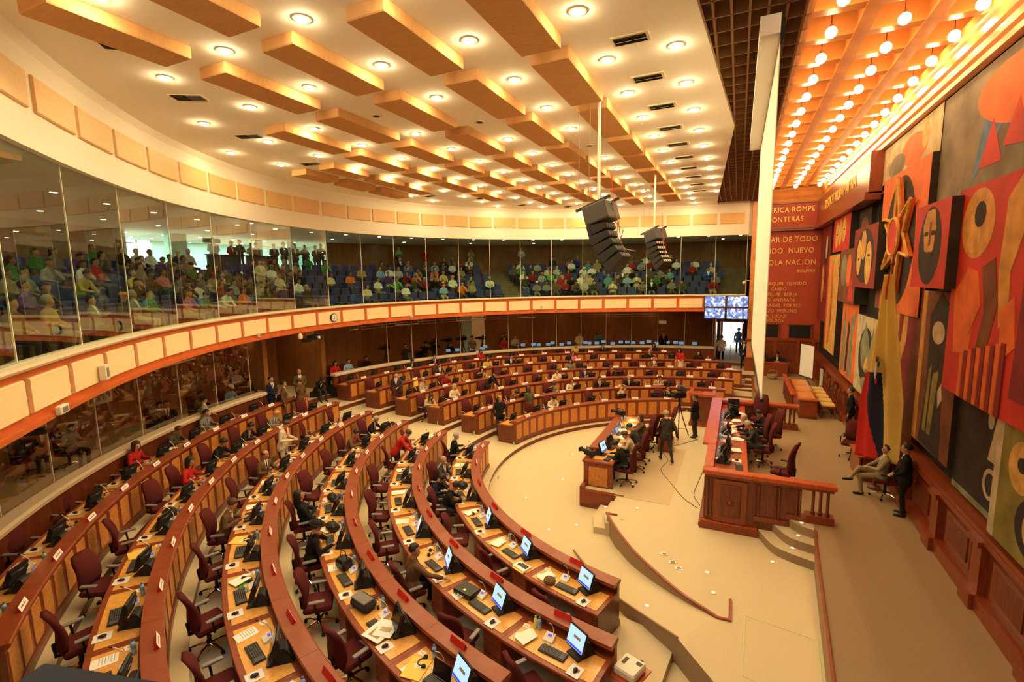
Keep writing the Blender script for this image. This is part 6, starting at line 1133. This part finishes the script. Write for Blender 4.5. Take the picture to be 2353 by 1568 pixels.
for T,d,z,top,bot,cap,pose in [(.8,7.2,7.06,'white','white',None,'stand1'),(3.4,7.4,7.06,'dark red','navy','navy','stand1'),(4.8,7.6,7.06,'charcoal','navy',None,'stand2'),(6.1,7.5,7.06,'beige','khaki',None,'stand2'),(6.9,7.6,7.06,'khaki','khaki','black suit','stand1'),(9.2,7.5,7.06,'brown','charcoal','black suit','stand1'),(10.7,7.6,7.06,'charcoal','charcoal','black suit','stand1'),(12.3,7.6,7.06,'brown','black suit',None,'stand1'),(13.8,7.7,7.06,'brown','charcoal',None,'stand2'),(15.3,7.6,7.06,'brown','charcoal',None,'stand1'),(16.1,7.6,7.06,'brown','brown',None,'stand2'),(32.3,6.9,7.06,'red','black suit',None,'stand1'),(27.7,6.9,7.06,'bright green','black suit',None,'stand2'),(40.4,6.9,7.06,'khaki','khaki',None,'stand2'),(49.5,6.6,7.06,'light grey','denim',None,'stand2'),(58.5,2.3,5.44,'light grey','charcoal','white','stand1'),(-.9,3.2,5.92,'cream','cream',None,'stand1')]:
    q,x,f,rz=frame(gal,d,T); spectator(pose,(q.x,q.y,z),rz+.5*(random.random()-.5),top,bot,'skin','hairblack',cap,T,6 if d>6 else 3,True)  # noqa
# handrails of the gallery stairs and lobby details
for a,b_ in stairs[:2]:
    for j in range(12):
        z=5.12+.16*(j+1); m_=MB(); m_.sweep([(.75+.43*j,z-.2),(.75+.43*j,z),(.75+.43*j+.45,z),(.75+.43*j+.45,z-.2)],lin(a,b_,3),gal,'gallerystone'); struct('floor',m_)
for T,nm in ((1.2,'left'),(6.2,'right')):
    q,x,f,rz=frame(gal,6.75,T); solo('counter_wall',MB().box((0,0,.45),(1.6,.12,.9),'darkgrey').box((0,0,.92),(1.7,.2,.05),'black'),'dark low counter wall at the %s of the bright lobby'%nm,'counter',(q.x,q.y,7.04),rz)
for T,z,nm in ((2.2,8.75,'hanging in the bright lobby'),): 
    q,x,f,rz=frame(gal,8.2,T); solo('lobby_sign',MB().rbox((0,0,0),(.9,.1,.22),'black',.02).cyl((-.3,0,.15),.01,.12,'steel',6).cyl((.3,0,.15),.01,.12,'steel',6),'small black sign box '+nm,'sign',(q.x,q.y,z),rz)
q,x,f,rz=frame(gal,.6,-1.6); solo('tablet_computer',MB().rbox((0,0,.0),(.3,.03,.22),'black',.01).box((0,.02,0),(.26,.01,.18),'bluelcd'),'blue glowing tablet screen behind the gallery glass near the clock','tablet',(q.x,q.y,5.62),rz+PI)
# signs
p,x,f,rz=frame(pol,R7+.2,76); solo('notice_sign',MB().box((0,0,0),(.45,.02,.20),'white').cyl((0,.012,-.45),.008,.7,'steel',6),'pale rectangular notice fixed on the far press glass','sign',(p.x,p.y,3.7),rz)
p,x,f,rz=frame(pol,20.2,41.5); t=thing('exit_sign','green lit exit sign above the press area door','sign',(p.x,p.y,4.25),rz); link('sign_box',MB().rbox((0,0,0),(.32,.06,.16),'white',.01).box((0,.035,0),(.28,.006,.12),'exitsign').mesh('s'),t); link('sign_figure',MB().box((0,.04,0),(.03,.004,.07),'white').sph((0,.04,.05),.014,'white',6).mesh('s'),t)
for i,(x,y,z) in enumerate([(-8.0,16.6,.32),(-9.8,16.7,.5),(-11.6,16.8,.7),(-13.4,16.9,.88),(-15.2,17.0,1.06),(-7.35,13.95,.1)]):
    solo('step_marker',MB().box((0,0,0),(.02,.08,.16),'stepsign'),'yellow green step marker at the end of the %s step of the central aisle'%(['second','third','fourth','fifth','sixth','lowest left'][i]),'step marker',(x+.35,y-.1,z-.08))
b=MB(); b.box((0,0,0),(.9,.06,.5),'paper')
for q in range(10): b.box((-.35+.08*q,.035,.1*sin(q*2)),(.06,.01,.18),'c_'+['pink','light blue','white','yellow','green'][q%5])
p,x,f,rz=frame(pol,20.6,-20.5); solo('notice_board',b,'board of coloured paper notes on the wood wall behind the left glass','notice board',(p.x,p.y,2.9),rz)
solo('wall_lamp',MB().sph((0,0,0),(.10,.12,.09),'ivory',10).tube([(0,0,.06),(.1,0,.12),(.3,0,.1)],.02,'ivory'),'small white curved lamp beside the far right gallery glass','lamp',(.28,29.9,6.15))
solo('equipment_tray',MB().rbox((0,0,0),(.48,.30,.045),'blackmatte',.01).box((-.1,-.22,.0),(.08,.3,.02),'black'),'black flat tray edge fixed to the gallery rail at the lower left corner','tray',(-1.60,.53,5.49),rad(14))
# ---------------- labels that came out equal: number the look-alikes by place ----------------
for lab,os in LABELS.items():
    if len(os)>1:
        for o in os:
            if 'group' not in o: o['group']=lab
